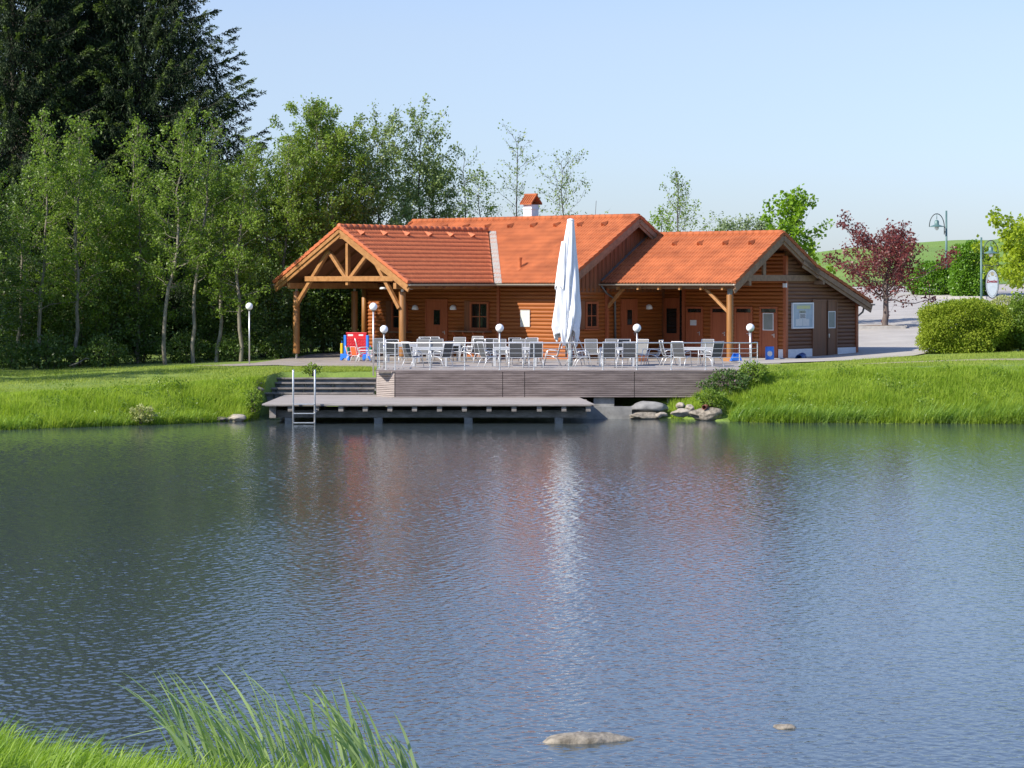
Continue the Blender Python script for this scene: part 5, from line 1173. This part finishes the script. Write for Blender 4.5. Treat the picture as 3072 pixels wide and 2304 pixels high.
# blue barrels
def barrel(name, label, loc, rot, r, h, open_=False, mat=None):
    o = empty(name, loc, 0, label, 'barrel' if name == 'blue_barrel' else 'bin', None); o.rotation_euler = rot
    m_ = MB(); m_.lathe([(r * .93, 0), (r, .04), (r, h * .3), (r * 1.03, h * .33), (r, h * .36), (r, h * .64), (r * 1.03, h * .67), (r, h * .7), (r * .99, h - .03), (r * .95, h)] + ([(r * .9, h), (r * .88, .05)] if open_ else []), 24)
    m_.build('body', mat or m_blue, o, smooth=True); return o
b1 = barrel('blue_barrel', 'upright blue barrel with a white sticker beside the white plinth', at(2309, 105.8, z=1.69), (0, 0, 0), .19, .6)
m_ = MB(); rr = .193
for k in range(8):
    a0 = -2.2 + k * .14; a1 = a0 + .14
    m_.quad(*[(rr * math.cos(a), rr * math.sin(a), .30 + s * .12 * math.sqrt(max(0.04, 1 - ((a + 1.64) / .6) ** 2))) for a, s in ((a0, -1), (a1, -1), (a1, 1), (a0, 1))])
m_.build('sticker', m_label, b1)
b2 = barrel('blue_barrel', 'dark blue barrel lying open end forward against the white plinth', at(2409, 106.9, z=1.66) + Vector((0, 0, .17)), (R(100), 0, R(-28)), .18, .5, True, m_blued)
b3 = barrel('waste_bin', 'small blue bin standing back in the shade of the recess', at(1930, 104.5, z=1.95), (0, 0, 0), .16, .48)
m_ = MB(); m_.box(-.2, .2, -.2, .2, -.25, -.005); m_.build('stool', m_board, b3)
sp_ = empty('blue_scoop', at(2208, 103.2, z=1.76), R(20), 'blue plastic scoop lying at the foot of the right porch post', 'scoop')
m_ = MB(); m_.add([(-.22, -.12, .02), (.22, -.12, .02), (.24, .14, 0), (-.24, .14, 0), (-.2, -.1, .18), (.15, -.1, .26), (.24, .14, .30), (-.05, .14, .34)], [(0,1,2,3), (0,1,5,4), (1,2,6,5), (2,3,7,6), (3,0,4,7)]); s = m_.build('tray', m_blue, sp_); k = s.modifiers.new('t', 'SOLIDIFY'); k.thickness = .015
m_ = MB(); m_.tube([(-.2, -.12, .03), (-.32, -.2, .1), (-.18, -.22, .22)], .018, 8); m_.build('handle', m_blue, sp_, smooth=True)

# ------------------------------------------------------------------ stones
def stone(label, loc, sx, sy, sz, seed, mat, name='boulder', group=None, cat='stone', flat=.0, amp=.22):
    import bmesh
    rg = np.random.default_rng(seed); bm = bmesh.new(); bmesh.ops.create_icosphere(bm, subdivisions=4, radius=1)
    co = np.array([v.co[:] for v in bm.verts]); f = np.zeros(len(co))
    for k in range(9):
        d = unit(rg.normal(0, 1, 3)); f -= np.maximum(0, co @ d - rg.uniform(.55, .85)) * .75       # planar facets
    ph = rg.uniform(0, 6, 6); f += amp * .25 * (np.sin(co[:, 0]*4 + ph[0]) * np.sin(co[:, 1]*5 + ph[1]) + .5 * np.sin(co[:, 2]*9 + ph[2]) * np.sin(co[:, 0]*9 + ph[3]))
    co = co * (1 + f)[:, None] * np.array([sx, sy, sz])
    for v, c in zip(bm.verts, co): v.co = c
    for fc in bm.faces: fc.smooth = True
    me = bpy.data.meshes.new(name); bm.to_mesh(me); bm.free()
    o = link(name, me, mat); o.location = loc; o.rotation_euler = (0, 0, rg.uniform(-.3, .3)); return tag(o, label, cat, group)
GP = 'flat stones showing above the pond'
stone('large flat grey stone showing above the pond water', at(1775, 27.0, z=-.02), .56, .22, .135, 3, m_stone, 'pond_stone', GP)
stone('small flat stone showing above the water at lower right', at(2345, 27.75, z=-.02), .18, .12, .07, 4, m_stone, 'pond_stone', GP)
GB = 'boulders under the right end of the terrace'
for (px, py, D, sx, sy, sz, mt, lb) in (
    (1945, 1225, 91.8, .9, .5, .28, m_concd, 'broad dark boulder in the shade under the terrace'),
    (1930, 1248, 91.0, .75, .4, .16, m_stone, 'low flat boulder at the waterline beside the concrete pier'),
    (1985, 1246, 90.6, .24, .18, .12, m_stonel, 'small pale boulder left of the long pale one'),
    (2040, 1238, 90.3, .46, .28, .17, m_stonel, 'long pale boulder slanting into the water'),
    (2045, 1218, 90.8, .22, .2, .15, m_stonel, 'square tan boulder resting on the long pale one'),
    (2070, 1224, 90.4, .17, .15, .15, m_stonel, 'small white angular boulder beside the brown pipe'),
    (2120, 1243, 90.0, .72, .45, .27, m_stone, 'big rounded tan boulder below the flowering shrub')):
    stone(lb, at(px, D, py=py), sx, sy, sz, px, mt, group=GB)
GL = 'stones along the left bank'
for (px, py, D, s, lb) in ((265, 1270, 87.3, .34, 'grey stone in the grass at the left waterline'), (595, 1258, 88.6, .22, 'pale stone at the waterline left of the jetty'), (700, 1256, 89.3, .5, 'flat pale stone touching the left end of the jetty'), (665, 1258, 89.2, .25, 'small stone next to the flat pale stone by the jetty'), (25, 1284, 85.1, .3, 'pale stone at the waterline at the left edge of the photo'), (768, 1148, 93.4, .24, 'grey stone block at the upper left end of the seating steps'), (772, 1168, 92.6, .26, 'grey stone block at the lower left end of the seating steps')):
    stone(lb, at(px, D, py=py), s, s * .7, s * .42, px, m_stone if px != 700 else m_stonel, group=GL)
dp = MB(); p = at(2112, 89.75, py=1222); dp.tube([p + Vector((.35, 1.2, .02)), p], .075, 14, False); o = dp.build('drain_pipe', m_pvc, smooth=True); s = o.modifiers.new('t', 'SOLIDIFY'); s.thickness = .012
tag(o, 'brown drain pipe sticking out of the right bank', 'pipe')

# ------------------------------------------------------------------ hedges, shrubs and plants to the right
def ground_at(px, D): p = at(px, D, z=0); p.z = hz(p.x, p.y); return p
shrub('flowering_shrub', 'dark shrub with mauve flowers spilling over the right end of the terrace', 'shrub', at(2185, 91.8, z=.70), .85, .65, 1.05, 81, 3200, .085, m_lf_lilac, flowers=m_fl_lilac, lump=.3)
shrub('leafy_shrub', 'bright green leafy plant at the railing end of the terrace', 'shrub', at(2258, 92.4, z=1.15), .55, .5, .85, 82, 1900, .09, m_lf_young, lump=.3)
shrub('leafy_shrub', 'green plant over the boulders below the flowering shrub', 'shrub', at(2140, 90.4, z=.45), .55, .4, .6, 83, 1500, .085, m_lf_alder, lump=.3)
shrub('leafy_shrub', 'pale green bush at the left waterline', 'shrub', at(425, 87.0, z=.15), .42, .35, .5, 84, 900, .08, m_lf_pale, lump=.35)
shrub('leafy_shrub', 'leafy plant growing over the top of the seating steps', 'shrub', at(935, 97.6, z=1.42), .35, .25, .35, 85, 500, .08, m_lf_young, lump=.35)
shrub('leafy_shrub', 'leafy weed beside the left end of the jetty', 'shrub', at(760, 90.2, z=.4), .3, .3, .7, 86, 700, .08, m_lf_young, lump=.35)
GH = 'hedges beside the car park'
shrub('clipped_hedge', 'long rounded yellow green hedge in front of the car park', 'hedge', at(2882, 106.5, z=1.92), 1.75, 1.3, 2.3, 91, 50000, .085, m_lf_hedge, GH, power=3.9, shell=.35, lump=.13, stems=16, bm=m_barkp)
shrub('clipped_hedge', 'second rounded hedge behind and right of the long front hedge, partly shaded', 'hedge', at(2990, 108.2, z=2.0), 1.3, 1.3, 2.0, 92, 30000, .085, m_lf_hedge, GH, power=2.7, shell=.35, lump=.1, stems=12)
shrub('pale_shrub', 'pale cream flowering shrub behind the front hedge under the oval sign', 'shrub', at(3010, 112.5, z=2.1), 1.6, 1.0, 2.2, 93, 11000, .09, m_lf_pale, lump=.14, shell=.7)
shrub('dark_shrub', 'dark green shrub at the right edge of the photo beside the hedge', 'shrub', at(3075, 107.5, z=2.0), .85, .9, 2.5, 94, 9000, .10, m_lf_alder, lump=.15, shell=.6)
shrub('round_bush', 'bright green round bush on the car park island, left of the tall clipped one', 'hedge', at(2815, 172, z=3.75), 2.0, 1.6, 2.7, 95, 16000, .16, m_lf_hedged, 'bushes on the car park island', power=2.6, shell=.65, lump=.12)
shrub('tall_bush', 'tall square clipped bush behind the sign pole', 'hedge', at(2902, 168, z=3.7), 1.05, 1.1, 4.0, 96, 15000, .16, m_lf_hedged, 'bushes on the car park island', power=3.6, shell=.7, lump=.08)
shrub('tall_bush', 'shaded clipped bush right behind the sign pole', 'hedge', at(2945, 170, z=3.7), .7, .9, 3.3, 97, 8000, .16, m_lf_alder, 'bushes on the car park island', power=3, shell=.65, lump=.1)
km = MB(); a = at(2765, 165.5, z=0); b = at(2960, 163.5, z=0)
for k in range(5):
    p = a.lerp(b, k / 5 + .005); q = a.lerp(b, (k + 1) / 5 - .005); km.bar((p.x, p.y, hz(p.x, p.y) + .1), (q.x, q.y, hz(q.x, q.y) + .1), .2, .22)
tag(km.build('kerb', m_kerb), kind='structure')
# red leaved plum on its little island
pb = ground_at(2656, 130)
tree('plum_tree', 'red leaved ornamental plum on a small kerbed island in the car park', 'tree', pb, 4.6, .31, 3.0, 131, 72, 9, 14, .145, m_lf_plum, m_barkp, lean=(.05, 0), prof=([0, .2, .55, 1], [.95, 1, .82, .35]), up=.22, r0=.17, jit=.13, broad=False, curve=.22)
km = MB()
for (x0, y0, x1, y1) in ((-1.9, -1.0, .9, -1.0), (.9, -1.0, 1.2, .8), (-1.9, .9, 1.2, .9)):
    km.bar(pb + Vector((x0, y0, .05)), pb + Vector((x1, y1, .05)), .16, .22)
tag(km.build('island_kerb', m_kerb), kind='structure')
km = MB(); km.sphere(pb + Vector((-.4, 0, .05)), 1.2, 24, 8, (1.1, .7, .12)); tag(km.build('tree_pit_soil', m_soil, smooth=True), kind='structure')

# street lamps with shepherd's crook
def street_lamp(px, D, top, side, label, S=1.0):
    b = ground_at(px, D); H = CAMH - (top - 850) / 7400 * D - b.z; o = empty('street_lamp', b, 0, label, 'lamp', 'teal street lamps')
    m_ = MB(); m_.tube([(0, 0, -.05), (0, 0, H * .45), (0, 0, H)], [.085 * S, .07 * S, .055 * S], 12); m_.build('pole', m_teal, o, smooth=True)
    r = .44 * S; cx = side * (r + .12 * S); zc = H - .95 * S
    m_ = MB(); pts = [(cx - side * r, 0, zc - .45 * S)] + [(cx - side * r * math.cos(t), 0, zc + 1.0 * r * 1.75 * math.sin(t)) for t in np.linspace(0, math.pi, 14)]
    m_.tube(pts, .026 * S, 8); m_.tube([(0, 0, zc - .02), (cx - side * r, 0, zc - .02)], .03 * S, 8); m_.tube([(0, 0, zc - .3 * S), (cx - side * r, 0, zc - .3 * S)], .03 * S, 8); m_.build('bracket', m_iron, o, smooth=True)
    m_ = MB(); zt = zc + r * 1.75; m_.tube([(cx, 0, zt), (cx, 0, zt - .32 * S)], .02 * S, 8); m_.lathe([(.45 * S, -.02), (.44 * S, 0), (.2 * S, .09 * S), (.13 * S, .12 * S), (.13 * S, .30 * S), (.09 * S, .37 * S), (.02, .40 * S)], 20, (cx, 0, zc + .02)); m_.build('lamp_shade', m_teal, o, smooth=True)
    m_ = MB(); m_.sphere((cx, 0, zc - .06 * S), .13 * S, 14, 10, (1, 1, 1.1)); m_.build('bulb', m_lampw, o, smooth=True)
    return o, H
street_lamp(2839, 171, 632, -1, 'teal street lamp standing behind the round bush on the car park island', 1.18)
sl, H = street_lamp(2944, 128, 712, 1, 'teal street lamp carrying the oval sign', .88)
sb = MB(); zs = H - (810 - 712) / 7400 * 128
sgn = empty('hanging_sign', sl.location + Vector((0, 0, zs)), 0, 'oval enamel sign hanging from a scrolled iron arm on the street lamp', 'sign')
sb.tube([(.04, 0, .22), (.3, 0, .26), (.55, 0, .20), (.8, 0, .22), (.92, 0, .30), (.87, 0, .38), (.80, 0, .34)], .025, 8); sb.tube([(.04, 0, .0), (.2, 0, .0), (.25, 0, .22)], .02, 8); sb.tube([(.30, 0, .24), (.30, 0, -.05)], .01, 6); sb.tube([(.78, 0, .2), (.78, 0, -.05)], .01, 6); sb.build('scroll_arm', m_iron, sgn, smooth=True)
cxs, czs, ea, eb = .56, -.72, .33, .74
ell = lambda k_, y: [(cxs + ea * k_ * math.cos(t), y, czs + eb * k_ * math.sin(t)) for t in np.linspace(0, 2*math.pi, 48, endpoint=False)]
m_ = MB(); m_.prism(ell(.97, -.03), (0, .06, 0)); m_.build('plate', m_sign, sgn)
m_ = MB(); m_.tube(ell(1.0, 0) + [ell(1.0, 0)[0]], .028, 8, False); m_.tube([(x, -.032, z) for x, y, z in ell(.86, 0) + [ell(.86, 0)[0]]], .006, 5, False); m_.build('rim', m_iron, sgn, smooth=True)
def text(body, size, loc, mat, parent, name, ext=.004, sx=1.0, shear=0):
    cu = bpy.data.curves.new(name, 'FONT'); cu.body = body; cu.size = size; cu.align_x = 'CENTER'; cu.align_y = 'CENTER'; cu.extrude = ext; cu.shear = shear; cu.offset = size * .018
    t = bpy.data.objects.new(name, cu); C.objects.link(t); cu.materials.append(mat); t.parent = parent; t.location = loc; t.rotation_euler = (R(90), 0, 0); t.scale = (sx, 1, 1)
    me = bpy.data.meshes.new_from_object(t.evaluated_get(bpy.context.evaluated_depsgraph_get())); loc_, rot_, sc2 = t.location.copy(), t.rotation_euler.copy(), t.scale.copy(); bpy.data.objects.remove(t)
    o = link(name, me, None, parent); o.location, o.rotation_euler, o.scale = loc_, rot_, sc2; return o
text('Zwettler', .215, (cxs, -.036, czs + .13), m_signt, sgn, 'lettering', sx=.72)
m_ = MB()
m_.tube([(cxs + .08 * math.cos(t), -.034, czs + .52 + .085 * math.sin(t)) for t in np.linspace(0, 2*math.pi, 18)], .014, 6, False); m_.box(cxs - .035, cxs + .035, -.04, -.031, czs + .47, czs + .56)
for s in (-1, 1): m_.lathe([(.035, 0), (.035, .006)], 10, (0, 0, 0)); 
m_.v[-40:] = [(cxs + (-.17 if i < 20 else .17) + x, -.037 + z, czs + .40 + y) for i, (x, y, z) in enumerate(m_.v[-40:])]
m_.build('emblem', m_signg, sgn)
